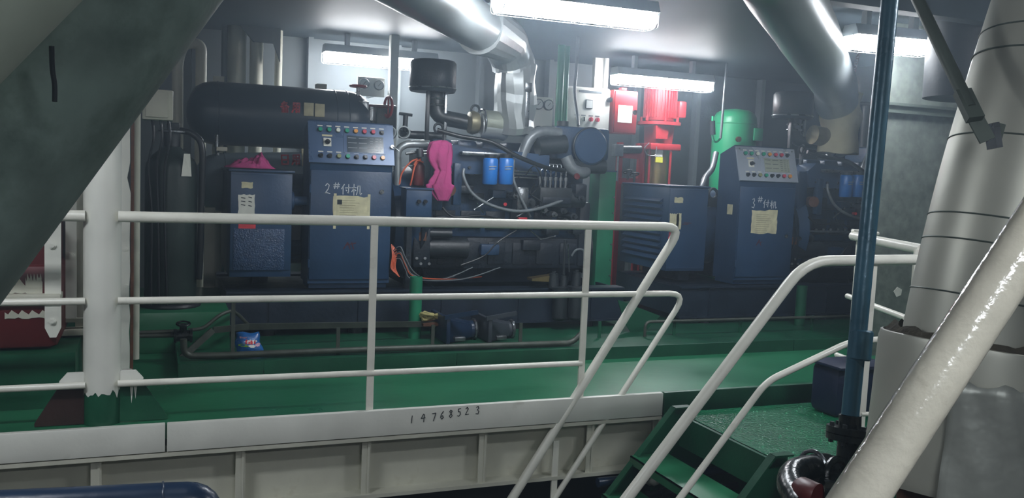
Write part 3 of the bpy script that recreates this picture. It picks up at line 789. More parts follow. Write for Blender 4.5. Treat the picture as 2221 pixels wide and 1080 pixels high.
    # hoses and cables
    g_().tube(spline([A(948, 282, 6.66), A(1000, 296, 6.62), A(1065, 308, 6.60), A(1120, 338, 6.58), A(1180, 362, 6.6), A(1225, 370, 6.66)]), .018, n=10).build('black_hose', M['rubber'], t)
    g_().tube(spline([A(1006, 366, 6.6), A(1006, 385, 6.58), A(1025, 420, 6.56), A(1065, 445, 6.55), A(1120, 458, 6.55), A(1170, 452, 6.57), A(1222, 434, 6.62)]), .013, n=10).build('grey_hose', M['hose_grey'], t)
    g_().tube(spline([A(1115, 345, 6.62), A(1113, 385, 6.60), A(1126, 420, 6.58), A(1140, 450, 6.57), A(1150, 470, 6.6)]), .011, n=8).build('braided_hose', M['hose_grey'], t)
    g_().tube(spline([A(1160, 400, 6.65), A(1150, 420, 6.6), A(1175, 440, 6.6), A(1168, 470, 6.62)]), .006, n=6).build('thin_hose', M['rubber'], t)
    for u0, v0, u1, v1 in ((1028, 455, 1070, 428), (1034, 440, 1048, 462), (1120, 470, 1180, 440), (1150, 500, 1175, 520), (1232, 530, 1235, 590), (1170, 520, 1205, 512)):
        g_().tube([A(u0, v0, 6.62), A(u1, v1, 6.66)], .006, n=6).build('linkage_rod', M['steel'], t)
    g_().tube(spline([A(1000, 575, 6.64), A(1050, 555, 6.62), A(1080, 525, 6.60), A(1120, 500, 6.62)]), .006, n=6).build('thin_hose', M['rubber'], t)
    g_().tube(spline([A(1240, 555, 6.6), A(1250, 542, 6.58), A(1266, 545, 6.58), A(1268, 580, 6.6)]), .009, n=8).build('drain_pipe', M['hose_grey'], t)
    g_().tube([A(1226, 520, 6.62), A(1222, 600, 6.62)], .012, n=8).build('dipstick_tube', M['black_iron'], t)
    g_().cyl(A(1096, 443, 6.6), A(1096, 443, 6.66), .014, n=10).build('red_button', M['wheel_red'], t)
    g_().box(A(1123, 472, 6.6).x, A(1142, 472, 6.6).x, 6.58, 6.62, A(1130, 478, 6.6).z, A(1130, 471, 6.6).z, .003).build('red_tag', M['wheel_red'], t)
    for v in (372, 378, 385):
        g_().tube([A(1060, v - 4, 6.68), A(1165, v + 2, 6.68)], .006, n=6).build('fuel_rail', M['steel'], t)
    g_().cyl(A(975, 412, 6.66), A(975, 412, 6.75), .05, n=20).build('access_plug', M['rust'], t)
    g_().box(A(985, 330, 6.68).x, A(1003, 330, 6.68).x, 6.66, 6.72, 1.0, 1.33, .01).build('bracket', blue, t)
    for k in range(9):
        g_().cyl(A(1000 + 22 * k, 484, 6.76), A(1000 + 22 * k, 484, 6.80), .012, n=6).build('bolt', M['steel'], t)
    g_().tube([A(945, 488, 6.74), A(1130, 492, 6.74), A(1225, 488, 6.74)], .012, n=8).build('oil_gallery_pipe', M['hose_grey'], t)
    g_().tube(spline([A(960, 450, 6.66), A(985, 470, 6.62), A(1040, 468, 6.62), A(1090, 478, 6.66)]), .010, n=8).build('thin_hose', M['rubber'], t)
    g_().tube(spline([A(1140, 380, 6.62), A(1160, 360, 6.58), A(1175, 395, 6.57), A(1150, 425, 6.6)]), .006, n=6).build('thin_hose', M['rubber'], t)
    for u, v, w_ in ((955, 475, .05), (1010, 410, .06), (1035, 425, .05), (1080, 420, .06), (1195, 500, .06), (1150, 530, .08), (1060, 540, .08), (1250, 500, .05)):
        q = A(u, v, 6.78)
        g_().box(q.x - w_, q.x + w_, 6.74, 6.86, q.z - w_ * .6, q.z + w_ * .5, .012).build('casting_boss', dark if u % 4 else blue, t)
    # starter motor and its bracket beside the flywheel
    q = A(915, 540, 6.66)
    sb = g_().box(A(898, 500, 6.66).x, A(935, 500, 6.66).x, 6.66, 6.80, A(915, 580, 6.66).z, A(915, 495, 6.66).z, .012).build('starter_bracket', dark, t)
    g_().box(A(910, 500, 6.64).x, A(926, 500, 6.64).x, 6.645, 6.66, A(915, 522, 6.66).z, A(915, 503, 6.66).z, .002).build('starter_window', M['rust'], sb)
    g_().cyl((1.98, 6.76, q.z), (2.35, 6.76, q.z), .085, n=22).cyl((2.0, 6.70, q.z + .12), (2.2, 6.70, q.z + .12), .035, n=14).build('starter_motor', blk, t)
    for i in range(4):
        g_().cyl(A(904 + i * 9, 560 + (i % 2) * 12, 6.64), A(904 + i * 9, 560 + (i % 2) * 12, 6.67), .012, n=6).build('bolt', M['steel'], sb)
    # flywheel cover
    g_().cyl((1.94, 7.06, .83), (2.04, 7.06, .83), .44, .38, n=36).build('bell_housing', dark, t)
    # fuel/oil pump group low at the front of the bed
    for u, v, r, hh in ((1200, 610, .045, .12), (1222, 605, .03, .10), (1250, 605, .04, .13)):
        q = A(u, v + 12, 6.55)
        g_().cyl((q.x, 6.55, .353), (q.x, 6.55, .353 + hh), r, r * .8, n=16).cyl((q.x, 6.55, .353 + hh), (q.x, 6.55, .37 + hh), r * .4, n=8).build('valve_body', M['black_iron'], t)
    q = A(1178, 603, 6.58)
    g_().prism([(q.x - .11, 6.55, q.z), (q.x + .10, 6.55, q.z + .03), (q.x + .11, 6.55, q.z - .03), (q.x - .11, 6.55, q.z - .02)], (0, .1, 0)).build('brass_bracket', M['brass'], t)
    for u in (1212, 1246):
        q = A(u, 655, 6.50)
        g_().lathe([(.04, 0), (.06, .02), (.06, .24), (.07, .245), (.07, .27)], (q.x, 6.48, .10), n=20).build('hanging_strainer', M['black_iron'], t)
    return t
engine(0, 2)
engine(3.55, 3)
# ================================================================ exhaust ducts and big pipes
def crumple(o, amp, sc):
    from mathutils import noise
    for v in o.data.vertices:
        n = noise.noise_vector((v.co + o.location) * sc)
        v.co += V((n.x, n.y, n.z)) * amp
    o.data.update()

# exhaust of the first engine: crumpled foil sleeve, then silver duct rising to the ceiling
t = thing('exhaust_duct', 'silver exhaust duct with crumpled foil sleeve rising above engine 2', 'duct', at(1115, 290, Y=6.85), 'engine exhaust ducts')
a = at(1118, 292, Y=6.85); b = at(1114, 140, Y=6.85)
n = 26; pr = []
for i in range(n + 1): pr.append((.158, (b.z - a.z) * i / n))
pr = [(.172 + random.uniform(-.006, .006), (b.z - a.z) * i / 9) for i in range(10)]
o = G().lathe(pr, (a.x - .02, 6.85, a.z), n=17).build('foil_sleeve', M['foil'], t, ang=.12); crumple(o, .045, 5.0)
G().box(at(1141, 150, Y=6.7).x, at(1150, 150, Y=6.7).x, 6.675, 6.69, at(1145, 275, Y=6.7).z, at(1145, 195, Y=6.7).z, .003).box(at(1138, 150, Y=6.7).x, at(1152, 150, Y=6.7).x, 6.665, 6.68, at(1145, 200, Y=6.7).z, at(1145, 180, Y=6.7).z, .003).build('sleeve_clasp', M['steel'], t)
pts = [V((b.x, 6.85, b.z - .06)), V((b.x - .01, 6.84, b.z + .02)), at(1098, 94, Z=2.29), at(945, 0, Z=2.28), at(800, -90, Z=2.28)]
pts.append(pts[-1] + (pts[-1] - pts[-2]).normalized() * .3); pts.append(pts[-1] + V((-.1, -.15, .25)))
o = G().tube(fillet(pts, .14, 6), [.158, .168], n=36).build('inclined_duct', M['duct_silver'], t)
o = G().tube(fillet(pts[:3] + [at(1040, 58, Z=2.285)], .14, 8), .172, n=22).build('elbow_wrap', M['foil'], t, ang=.2); crumple(o, .03, 5.0)
G().tube([at(1040, 272, Y=6.85), at(1085, 275, Y=6.85), at(1100, 282, Y=6.85)], .10, n=24).build('turbine_outlet', M['foil'], t)

# exhaust of the second engine
t = thing('exhaust_duct', 'pale exhaust duct with stained cloth lagging rising above engine 3', 'duct', at(1815, 330, Y=6.75), 'engine exhaust ducts')
a = at(1818, 332, Y=6.75); b = at(1815, 214, Y=6.75)
n = 14
o = G().lathe([(.175 + (.012 * math.sin(i * .9) if i else .01), (b.z - a.z + .05) * i / n) for i in range(n + 1)], (a.x, 6.75, a.z), n=40).build('cloth_lagging', M['lagging_cloth'], t); crumple(o, .03, 5.0)
pts = [V((b.x, 6.75, b.z - .04)), at(1812, 185, d=8.0), at(1745, 60, Z=2.22), at(1690, -40, Z=2.24)]
pts.append(pts[-1] + (pts[-1] - pts[-2]).normalized() * .4); pts.append(pts[-1] + V((-.15, -.15, .3)))
G().tube(fillet(pts, .1, 6), [.192, .172], n=40).build('inclined_duct', M['duct_silver'], t)
G().ring(at(1815, 212, Y=6.75), V((-.25, 0, 1)), .194, .007, n=40).build('joint_ring', M['steel'], t)
p = at(1762, 92, d=6.1); q = at(1752, 73, d=5.8)
G().tube([p, q], .19, n=36).build('duct_joint_band', M['duct_grey'], t)
G().tube([at(1762, 292, Y=6.78), at(1800, 300, Y=6.78)], .09, n=24).build('turbine_outlet', M['turbo_brass'], t)

# large dark duct crossing overhead near the viewer
g = G(); ax0, ax1 = at(455, -377, d=1.62), at(-330, 646, d=1.45)
g.tube([ax0 + (ax0 - ax1) * .5, ax0, ax1, ax1 + (ax1 - ax0) * 1.5], .190, n=64)
t = g.build('overhead_duct', M['duct_grey'], None, 'large dark mottled duct slanting across the upper corner in front of the pillar', 'duct')
g = G()
A_ = [at(112, 100 + 12 * i, d=1.295 + .002 * i) for i in range(11)]
g.tube(spline([A_[0], A_[4] + V((.001, 0, 0)), A_[7] + V((.004, 0, 0)), A_[10] + V((.004, 0, 0))], 4), [.004, .004], n=6)
g.build('open_seam', M['ink'], t)
g = G(); ax0, ax1 = at(270, -515, d=1.05), at(-400, 135, d=.98)
g.tube([ax0 + (ax0 - ax1) * .4, ax0, ax1, ax1 + (ax1 - ax0) * 2.2], .142, n=56)
g.build('pale_duct', M['duct_pale'], None, 'pale grey duct in the very corner, in front of the dark slanting duct', 'duct')

# lagged pipe standing beside the landing, larger jacket round its foot
t = thing('lagged_pipe', 'huge pale lagged pipe with sheet-metal bands behind the thick handrail', 'pipe', at(2110, 1060, d=2.6))
cs = [(2420, -330), (2360, -120), (2265, 180), (2200, 400), (2150, 600), (2122, 730), (2112, 800)]
pts = [at(u, v, d=2.6) for u, v in cs]
o = G().tube(spline(pts, 8), .203, n=64).build('sheet_cladding', M['lagging'], t)
for (u, v), r in (((2178, 492), .2055), ((2165, 545), .2055), ((2139, 655), .2055), ((2276, 145), .2055), ((2293, 95), .2055), ((2222, 325), .2045)):
    c = at(u, v, d=2.6); ax = at(u + 22, v - 100, d=2.6) - c
    G().ring(c, ax, r, .0026, n=64, k=6).build('seam_band', M['galv_trim'], t)
c0 = at(2120, 740, d=2.6); ax = (at(2160, 400, d=2.6) - at(2112, 740, d=2.6)).normalized()
base = at(2112, 1040, d=2.6)
jk = G(); 
prof = [(.255, -.42), (.262, -.40), (.266, -.2), (.262, -.02), (.258, 0.0), (.252, .002), (.252, -.03), (.2, -.03)]
jk.lathe(prof, c0, (0.08, .02, 1), n=64)
o = jk.build('jacket', M['lagging'], t); crumple(o, .008, 5)
g = G().lathe([(.2, -.02), (.225, .02), (.25, -.01), (.25, -.03)], c0, (0.08, .02, 1), n=64)
o = g.build('exposed_insulation', M['insul'], t); crumple(o, .02, 25)
# torn foil wrap on the jacket
vs = []; fs = []; nu, nv = 26, 12
for j in range(nv + 1):
    for i in range(nu + 1):
        aa = math.radians(-150 + 110 * i / nu); h = -.43 + .36 * j / nv + (.008 * math.sin(i * 1.3) + random.uniform(-.006, .006) if j in (0, nv) else 0)
        rr = .284 + .005 * math.sin(i * 1.1 + j * .7) + random.uniform(-.002, .002)
        vs.append(c0 + V((math.cos(aa) * rr + .08 * h, math.sin(aa) * rr + .02 * h, h)))
for j in range(nv):
    for i in range(nu):
        k = j * (nu + 1) + i; fs.append((k, k + 1, k + nu + 2, k + nu + 1))
o = G().add(vs, fs).build('foil_wrap', M['foil_dull'], t)
md = o.modifiers.new('thick', 'SOLIDIFY'); md.thickness = .003
G().cyl(V((c0.x - .03, c0.y, -.85)), V((c0.x - .03, c0.y, c0.z - .41)), .16, n=40).build('bare_pipe', M['rust'], t)

# strut with broken clamp that stays the lagged pipe
t = thing('stay_bar', 'dark steel stay running from the ceiling to a torn clamp on the lagged pipe', 'bracket', at(2100, 240, d=2.55))
p0, p1, p2 = at(1972, -40, d=2.6) + (at(1972, -40, d=2.6) - at(2104, 235, d=2.36)) * 1.2, at(2104, 235, d=2.36), at(2142, 305, d=2.34)
G().tube([p0, p1], .017, n=14).build('stay_tube', M['galv_trim'], t)
G().bar(p1 + (p0 - p1) * .055, p1 + (p1 - p0) * .036, .042, .024, side=_F).build('stay_socket', M['galv_trim'], t)
G().bar(p1, p2, .042, .006, side=_F).build('clamp_plate', M['galv_trim'], t)
q = at(2150, 268, d=2.37); q2 = at(2158, 322, d=2.37)
G().bar(q, q2, .016, .05, side=_F).build('clamp_lip', M['steel'], t)
q = at(2168, 270, d=2.38); q2 = at(2160, 300, d=2.38)
G().bar(q, q2, .018, .03, side=_F).build('clamp_lip', M['galv_trim'], t)

# blue standpipe with coupling and foot flange
t = thing('standpipe', 'tall teal blue standpipe with coupling and foot flange, through the landing railing', 'pipe', at(1838, 960, d=2.95))
bp, tp = at(1844, 900, d=2.95), at(1936, -60, d=3.0)
G().tube([bp, tp, tp + (tp - bp) * ((2.5 - tp.z) / (tp.z - bp.z))], .0285, n=24).build('pipe', M['pipe_blue'], t)
c = at(1866, 748, d=2.955); dd = (tp - bp).normalized()
G().tube([c - dd * .05, c - dd * .045, c + dd * .045, c + dd * .05], [.033, .038, .038, .033], n=20).build('coupling', M['pipe_blue'], t)
f0 = at(1843, 940, d=2.95)
G().tube([f0 - dd * .022, f0 - dd * .003], .075, n=28).build('flange', M['oily_black'], t)
G().tube([f0 + dd * .0, f0 + dd * .02], .075, n=28).build('flange', M['oily_black'], t)
for i in range(6):
    an = i * math.pi / 3; x, y, _a = frame(dd)
    k = f0 + x * (.058 * math.cos(an)) + y * (.058 * math.sin(an))
    G().tube([k - dd * .035, k + dd * .032], .008, n=6).build('flange_bolt', M['black_iron'], t)
G().tube([bp, f0, f0 - dd * .10], .036, n=20).build('reducer', M['oily_black'], t)
G().tube([f0 - dd * .10, f0 - dd * .115], .045, n=20).build('collar', M['steel'], t)

# dark pipework below the standpipe
t = thing('foot_pipework', 'oily black pipe bend with red end and hose clip under the blue standpipe', 'pipe', at(1760, 1080, d=2.9))
e0 = f0 - dd * .13
G().tube([e0 + V((.0, 0, .02)), e0 + V((-.02, 0, -.05)), at(1800, 1008, d=2.9), at(1722, 1022, d=2.75), at(1712, 1050, d=2.65), at(1745, 1105, d=2.5)], .042, n=18, fil=.09).build('bend', M['oily_black'], t)
c = at(1762, 1010, d=2.84)
G().ring(c, at(1800, 1006, d=2.9) - c, .046, .007).build('hose_clip', M['steel'], t)
c = at(1742, 1062, d=2.56)
G().tube([c, at(1762, 1072, d=2.48), at(1772, 1076, d=2.47)], .036, n=18).build('red_end', M['dull_red'], t)
G().ring(at(1815, 1035, d=2.8), (.3, -1, .2), .055, .012).build('handwheel', M['oily_black'], t)
G().tube([at(1815, 1035, d=2.8), at(1830, 1100, d=2.85)], .02, n=12).build('valve_stem', M['oily_black'], t)
G().tube([at(1780, 1060, d=2.75), at(1850, 1075, d=2.75)], .035, n=14).build('branch', M['oily_black'], t)

# pipe along the foot of the platform
t = thing('floor_pipe', 'fat dark navy pipe bending down below the white platform side', 'pipe', at(300, 1080, d=3.0))
a, b = at(-120, 1112, d=2.8), at(365, 1086, d=3.05)
G().tube([a, b, at(440, 1083, d=3.08), at(452, 1160, d=3.1), at(452, 1400, d=3.12)], .062, n=28, fil=.12).build('pipe', M['pipe_dark_blue'], t)
G().ring(b + V((-.02, 0, 0)), b - a, .0635, .004, n=30).build('weld', M['pipe_dark_blue'], t)

# small-bore pipes under the stair
for k, (z, y, r) in enumerate(((-.50, 4.50, .028), (-.60, 4.48, .02), (-.70, 4.5, .02))):
    x0, x1 = at(1378, 1030, Y=y).x, 3.4
    t = thing('bilge_pipe', ['dark bilge pipe wrapped in a white rag below the platform side', 'dark bilge pipe under the rag-wrapped one behind the stair', 'dark bilge pipe lowest behind the stair'][k], 'pipe', (x0, y, z), 'bilge pipes')
    G().tube([(x0 - .25 * (k == 0), y, z), (x1, y, z)], r, n=14).build('pipe', M['pipe_dark_blue'] if k == 0 else M['black_iron'], t)
    for f in (.25, .42):
        G().tube([(x0 + (x1 - x0) * f, y, z), (x0 + (x1 - x0) * f + .03, y, z)], r * 1.7, n=14).build('union', M['black_iron'], t)
# white rag tied on the pipe
g = G(); c = at(1410, 1025, Y=4.46)
vs = []; fs = []; n = 22; m = 12
for j in range(m + 1):
    for i in range(n):
        a = 2 * math.pi * i / n; f = j / m
        r = .042 + .016 * math.sin(a * 3 + j) + random.uniform(-.006, .006)
        vs.append(V((c.x - .16 + .26 * f, 4.50 + r * math.cos(a), -.50 + r * math.sin(a) * (1 + .5 * math.sin(f * 9)) + (.02 - .05 * (1 - f)) )))
for j in range(m):
    for i in range(n): fs.append((j * n + i, j * n + (i + 1) % n, (j + 1) * n + (i + 1) % n, (j + 1) * n + i))
g.add(vs, fs); g.build('rag', M['paper_white'], None, 'white rag wrapped round the bilge pipe behind the stair handrail', 'rag', ang=1.2)
# ================================================================ air receivers and things along the back
def receiver(c, r, L, tilt, label, nm, plates, words, wpos):
    t = thing('air_receiver', label, 'tank', c - V((0, 0, r)), 'air receivers')
    T = Matrix.Translation(c) @ Matrix.Rotation(-tilt, 4, 'Y')
    def g_():
        g = G(); g.T = T; return g
    dm = [(r, 0), (r * .985, .05), (r * .93, .11), (r * .80, .165), (r * .58, .205), (r * .3, .228), (.03, .235)]
    prof = [(a, -L / 2 - h) for a, h in reversed(dm)] + [(a, L / 2 + h) for a, h in dm]
    sh = g_().lathe(prof, (0, 0, 0), (1, 0, 0), n=56).build('shell', M[nm], t)
    for x in (-L / 2, L / 2, L / 2 - .1):
        g_().ring((x, 0, 0), (1, 0, 0), r + .001, .004, n=56, k=6).build('weld_seam', M[nm], sh)
    g_().cyl((L / 2 + .22, 0, 0), (L / 2 + .29, 0, 0), .055, n=20).build('neck', M['black_iron'], t)
    for x, ww, hh, zz in plates:
        g_().box(x, x + ww, -r - .006, -r + .012, zz, zz + hh, .002).build('data_plate', M['paper'], t)
    write([(k, i * .088, .07, 0, .078) for i, k in enumerate(words)], V((wpos[0], -r - .003, wpos[1])), .013, 'red_character', 'red_paint', t, T)
    return t, T
ca = (at(410, 250, Y=7.6) + at(800, 260, Y=7.6)) / 2; ca.z = 1.645
t, T = receiver(ca, .252, 1.02, 0, 'upper navy air receiver tank with red lettering and two white plates', 'tank_navy',
    [(at(659, 230, Y=7.35).x - ca.x, .078, .105, at(660, 251, Y=7.35).z - 1.645), (at(683, 230, Y=7.35).x - ca.x, .078, .105, at(683, 253, Y=7.35).z - 1.645)], ['bei', 'yong'], (at(608, 240, Y=7.35).x - ca.x, at(608, 242, Y=7.35).z - 1.645))
# valve gear on its end
hx = ca.x + .51 + .29
G().box(hx - .04, hx + .14, 7.5, 7.7, 1.56, 1.80, .02).build('valve_block', M['black_iron'], t)
w1 = at(777, 187, Y=7.5); w2 = at(842, 232, Y=7.45)
hw = G().ring(w1, (0, 0, 1), .065, .010, n=28).bar(w1 - V((.06, 0, 0)), w1 + V((.06, 0, 0)), .014, .01, side=(0, 0, 1)).bar(w1 - V((0, .06, 0)), w1 + V((0, .06, 0)), .014, .01, side=(0, 0, 1)).build('handwheel', M['wheel_red'], t)
G().cyl(w1 - V((0, 0, .14)), w1, .016, n=12).build('valve_stem', M['steel'], t)
G().cyl(w1 - V((0, 0, .2)), w1 - V((0, 0, .08)), .03, n=14).build('valve_bonnet', M['black_iron'], t)
hw = G().ring(w2, (1, .15, 0), .085, .012, n=28).bar(w2 - V((0, 0, .08)), w2 + V((0, 0, .08)), .014, .012, side=(1, 0, 0)).bar(w2 - V((0, .08, 0)), w2 + V((0, .08, 0)), .014, .012, side=(1, 0, 0)).build('handwheel', M['wheel_red'], t)
G().cyl(w2 - V((.30, 0, 0)), w2, .014, n=12).build('valve_stem', M['dull_red'], t)
G().cyl(w2 - V((.34, 0, 0)), w2 - V((.2, 0, 0)), .032, n=14).build('valve_bonnet', M['steel'], t)
q = at(790, 235, Y=7.42)
G().box(q.x - .05, q.x + .04, 7.42, 7.46, q.z - .05, q.z + .06, .006).build('small_plate', M['steel'], t)
G().cyl(at(805, 262, Y=7.45), at(806, 232, Y=7.45), .035, n=14).build('drain_cock', M['steel'], t)
x0 = at(470, 320, Y=7.4)
G().tube([x0 + V((0, 0, .10)), x0 + V((0, 0, -.02)), x0 + V((.01, 0, -.06))], .016, n=10).build('drain_cock', M['steel'], t)
cb = (at(433, 390, Y=7.55) + at(800, 380, Y=7.55)) / 2; cb.z = 1.125
t, T = receiver(cb, .235, .98, .055, 'lower grey air receiver tank with red lettering, behind the alternator box', 'tank_grey',
    [(at(657, 340, Y=7.33).x - cb.x, .03, .14, at(657, 362, Y=7.33).z - 1.125)], ['ri', 'yong'], (at(610, 355, Y=7.33).x - cb.x, at(610, 356, Y=7.33).z - 1.125))
# rack that carries both tanks
t = thing('tank_rack', 'beige steel rack legs holding the two air receivers', 'rack', (ca.x, 7.6, 0))
for x in (ca.x - .48, ca.x + .35):
    G().box(x - .05, x + .03, 7.72, 7.84, .0, 1.95).build('upright', M['cream_plate'], t)
    for z in (.84, 1.375):
        G().box(x - .05, x + .03, 7.3, 7.84, z - .03, z).build('bearer', M['cream_plate'], t)
a = at(450, 600, Y=7.4)
G().box(a.x - .03, a.x + .05, 7.36, 7.42, .27, .90).build('front_leg', M['cream_plate'], t)

# gauge boards
def gauge_board(u0, v0, u1, v1, y, spots, label, rr=.045):
    a, b = at(u0, v1, Y=y), at(u1, v0, Y=y)
    t = thing('gauge_board', label, 'gauge board', ((a.x + b.x) / 2, y, a.z), 'gauge boards on the back wall')
    G().box(a.x, b.x, y, y + .02, a.z, b.z, .004).build('board', M['cabinet_white'], t)
    for u, v in spots:
        c = at(u, v, Y=y)
        d = G().lathe([(rr, 0), (rr, .03), (rr * .88, .035), (rr * .86, .026), (.002, .026)], c, (0, -1, 0), n=26).build('pressure_gauge', M['black_iron'], t)
        G().cyl(c - V((0, .0262, 0)), c - V((0, .028, 0)), rr * .84, n=24).build('dial', M['glass_dial'], d)
        G().bar(c + V((-.01, -.029, -.012)), c + V((.018, -.029, .022)), .004, .001, side=(0, 1, 0)).build('needle', M['ink'], d)
    G().box(a.x + .03, a.x + .05, y + .02, 8.95, a.z + .02, a.z + .05).box(b.x - .05, b.x - .03, y + .02, 8.95, a.z + .02, a.z + .05).build('bracket', M['wall_grey'], t)
    return t
gauge_board(775, 170, 835, 207, 8.4, [(789, 181), (821, 185)], 'white gauge board with two round gauges above the red handwheels', .048)
gauge_board(1156, 212, 1200, 320, 8.0, [(1166, 226), (1188, 228), (1166, 285), (1185, 288)], 'grey board of round gauges beside the crumpled foil sleeve', .052)

# vertical posts and pipes in front of the back wall
def vpipe(u, v, y, r, name, m, label, cat, z0=0.0, z1=2.5, group=None):
    p = at(u, v, Y=y)
    return G().tube([(p.x, y, z0), (p.x, y, z1)], r, n=18).build(name, M[m], None, label, cat, group)
p = at(853, 200, Y=8.3)
G().box(p.x - .04, p.x + .04, 8.28, 8.36, 0, 2.5, .006).build('support_post', M['cabinet_white'], None, 'square off-white support post between gauge board and air filter', 'post')
vpipe(487, 140, 8.75, .03, 'wall_pipe', 'wall_grey', 'thin grey riser pipe on the back wall, first from the dark duct', 'pipe', group='wall risers')
vpipe(513, 140, 8.75, .085, 'wall_pipe', 'cream_plate', 'thick beige riser pipe on the back wall above the upper tank', 'pipe', group='wall risers')
vpipe(556, 140, 8.7, .06, 'wall_pipe', 'cream_plate', 'beige riser pipe with bracket, middle of the back wall risers', 'pipe', group='wall risers')
vpipe(604, 140, 8.75, .035, 'wall_pipe', 'cream_plate', 'slim beige riser pipe nearest to the lamp over the tanks', 'pipe', group='wall risers')
p = at(545, 90, Y=8.6)
G().prism([(p.x - .1, 8.6, 2.5), (p.x + .26, 8.6, 2.5), (p.x + .26, 8.6, 2.2), (p.x + .2, 8.6, 2.36), (p.x + .02, 8.6, 2.36)], (0, .05, 0)).build('ceiling_bracket', M['wall_grey'], None, 'angular grey bracket under the ceiling above the upper tank', 'bracket')
# bent pipe going over the tank end
a = at(436, 180, Y=7.95)
G().tube([(a.x, 7.95, 0), (a.x, 7.95, at(436, 95, Y=7.95).z), at(400, 92, Y=7.95), at(385, 130, Y=7.95), at(385, 400, Y=7.95)], .045, n=18, fil=.1).build('loop_pipe', M['cream_plate'], None, 'beige pipe bent in a hoop beside the upper tank end', 'pipe')

# green risers
a = at(1222, 160, Y=7.9)
t = thing('green_riser', 'pair of green riser pipes between gauges and white switch cabinet', 'pipe', (a.x, 7.9, 0))
G().tube([(a.x - .03, 7.9, 0), (a.x - .03, 7.9, 2.5)], .035, n=16).build('pipe', M['post_green'], t)
G().tube([(a.x + .05, 7.95, 0), (a.x + .05, 7.95, 2.5)], .03, n=16).build('pipe', M['post_green'], t)
a = at(1252, 120, Y=7.3)
G().tube(spline([(a.x, 7.3, 2.5), at(1250, 150, Y=7.3), at(1246, 200, Y=7.25), at(1252, 250, Y=7.15), at(1254, 272, Y=7.05)]), .014, n=10).build('hanging_cable', M['hose_grey'], None, 'grey cable dropping from the ceiling to the round-capped header tank', 'cable')
a = at(1248, 175, Y=7.3)
for u, lab in ((1500, 'thin pipe beside the red motor'), (1566, 'thin green-grey pipe in front of the green tank')):
    pass
a = at(1568, 220, Y=8.0)
G().tube([(a.x, 8.0, at(1564, 300, Y=8.0).z), (a.x + .02, 8.0, 2.5)], .014, n=10).build('thin_riser', M['hose_grey'], None, 'thin grey riser pipe dropping in front of the green tank', 'pipe')

# white switch cabinet
a, b = at(1232, 300, Y=8.25), at(1327, 190, Y=8.25)
t = thing('switch_cabinet', 'white starter cabinet with ammeter and four selector switches', 'cabinet', ((a.x + b.x) / 2, 8.4, a.z - .1))
zt = at(1280, 192, Y=8.25).z; zb = at(1290, 305, Y=8.25).z
G().box(a.x - .03, b.x, 8.27, 8.55, zb, zt, .006).build('body', M['cabinet_white'], t)
dr = G().box(a.x - .015, b.x - .012, 8.25, 8.27, zb + .015, zt - .015, .004).build('door', M['cabinet_white'], t)
c = at(1277, 226, Y=8.25)
G().box(c.x - .04, c.x + .04, 8.238, 8.25, c.z - .045, c.z + .045, .003).build('ammeter_bezel', M['black_iron'], dr)
G().box(c.x - .033, c.x + .033, 8.235, 8.239, c.z - .038, c.z + .038).build('ammeter_face', M['glass_dial'], dr)
c = at(1279, 199, Y=8.25); G().box(c.x - .12, c.x + .14, 8.246, 8.25, c.z - .012, c.z + .012).build('name_strip', M['hose_grey'], dr)
c = at(1320, 217, Y=8.25); G().cyl(c, c - V((0, .03, 0)), .026, n=16).bar(c + V((-.02, -.035, -.015)), c + V((.02, -.035, .015)), .014, .02, side=(0, 1, 0)).build('door_lock', M['black_plastic'], dr)
for i, u in enumerate((1251, 1265, 1281, 1295)):
    c = at(u, 257 + i, Y=8.25)
    k = G().cyl(c, c - V((0, .02, 0)), .022, n=16).build('selector_switch', M['btn_white' if i < 2 else 'btn_red'], dr)
    G().box(c.x - .006, c.x + .006, c.y - .03, c.y - .02, c.z - .02, c.z + .02).build('switch_grip', M['black_plastic' if i < 2 else 'btn_red'], k)
    G().box(c.x - .025, c.x + .025, c.y - .002, c.y, c.z + .03, c.z + .042).build('switch_tag', M['hose_grey'], dr)
G().box(a.x - .03, b.x, 8.3, 8.5, zt, zt + .015).build('rain_lip', M['cabinet_white'], t)
for x in (a.x + .02, b.x - .06):
    G().box(x, x + .04, 8.45, 8.49, 0, zb).build('stand_leg', M['black_iron'], t)
# whitewashed frame above it
a2 = at(1298, 150, Y=8.5)
G().box(a2.x - .04, a2.x + .06, 8.5, 8.56, zt, 2.5).build('duct_post', M['cabinet_white'], None, 'white trunking rising from the switch cabinet to the ceiling', 'trunking')
vpipe(1314, 150, 8.5, .03, 'wall_conduit', 'cabinet_white', 'white conduit beside the trunking over the red box', 'conduit', zt, 2.5)

# red alarm box
a, b = at(1329, 290, Y=8.2), at(1385, 197, Y=8.2)
t = thing('alarm_box', 'red steel control box with a white notice and black latch', 'box', ((a.x + b.x) / 2, 8.3, a.z))
zt = at(1355, 196, Y=8.2).z; zb = at(1352, 290, Y=8.2).z
G().box(a.x, b.x, 8.22, 8.42, zb, zt, .005).build('body', M['pump_red'], t)
dr = G().box(a.x + .01, b.x - .005, 8.2, 8.22, zb + .01, zt - .01, .004).build('door', M['pump_red'], t)
p, q = at(1339, 265, Y=8.2), at(1372, 230, Y=8.2)
G().box(p.x, q.x, 8.196, 8.2, p.z, q.z).build('notice', M['paper_white'], dr)
c = at(1375, 243, Y=8.2); G().cyl(c, c - V((0, .03, 0)), .02, n=14).box(c.x - .01, c.x + .01, 8.165, 8.18, c.z - .03, c.z + .02).build('latch', M['black_plastic'], dr)
c = at(1358, 195, Y=8.2); G().box(c.x - .03, c.x + .03, 8.24, 8.3, c.z, c.z + .025).build('hanging_ear', M['pump_red'], t)
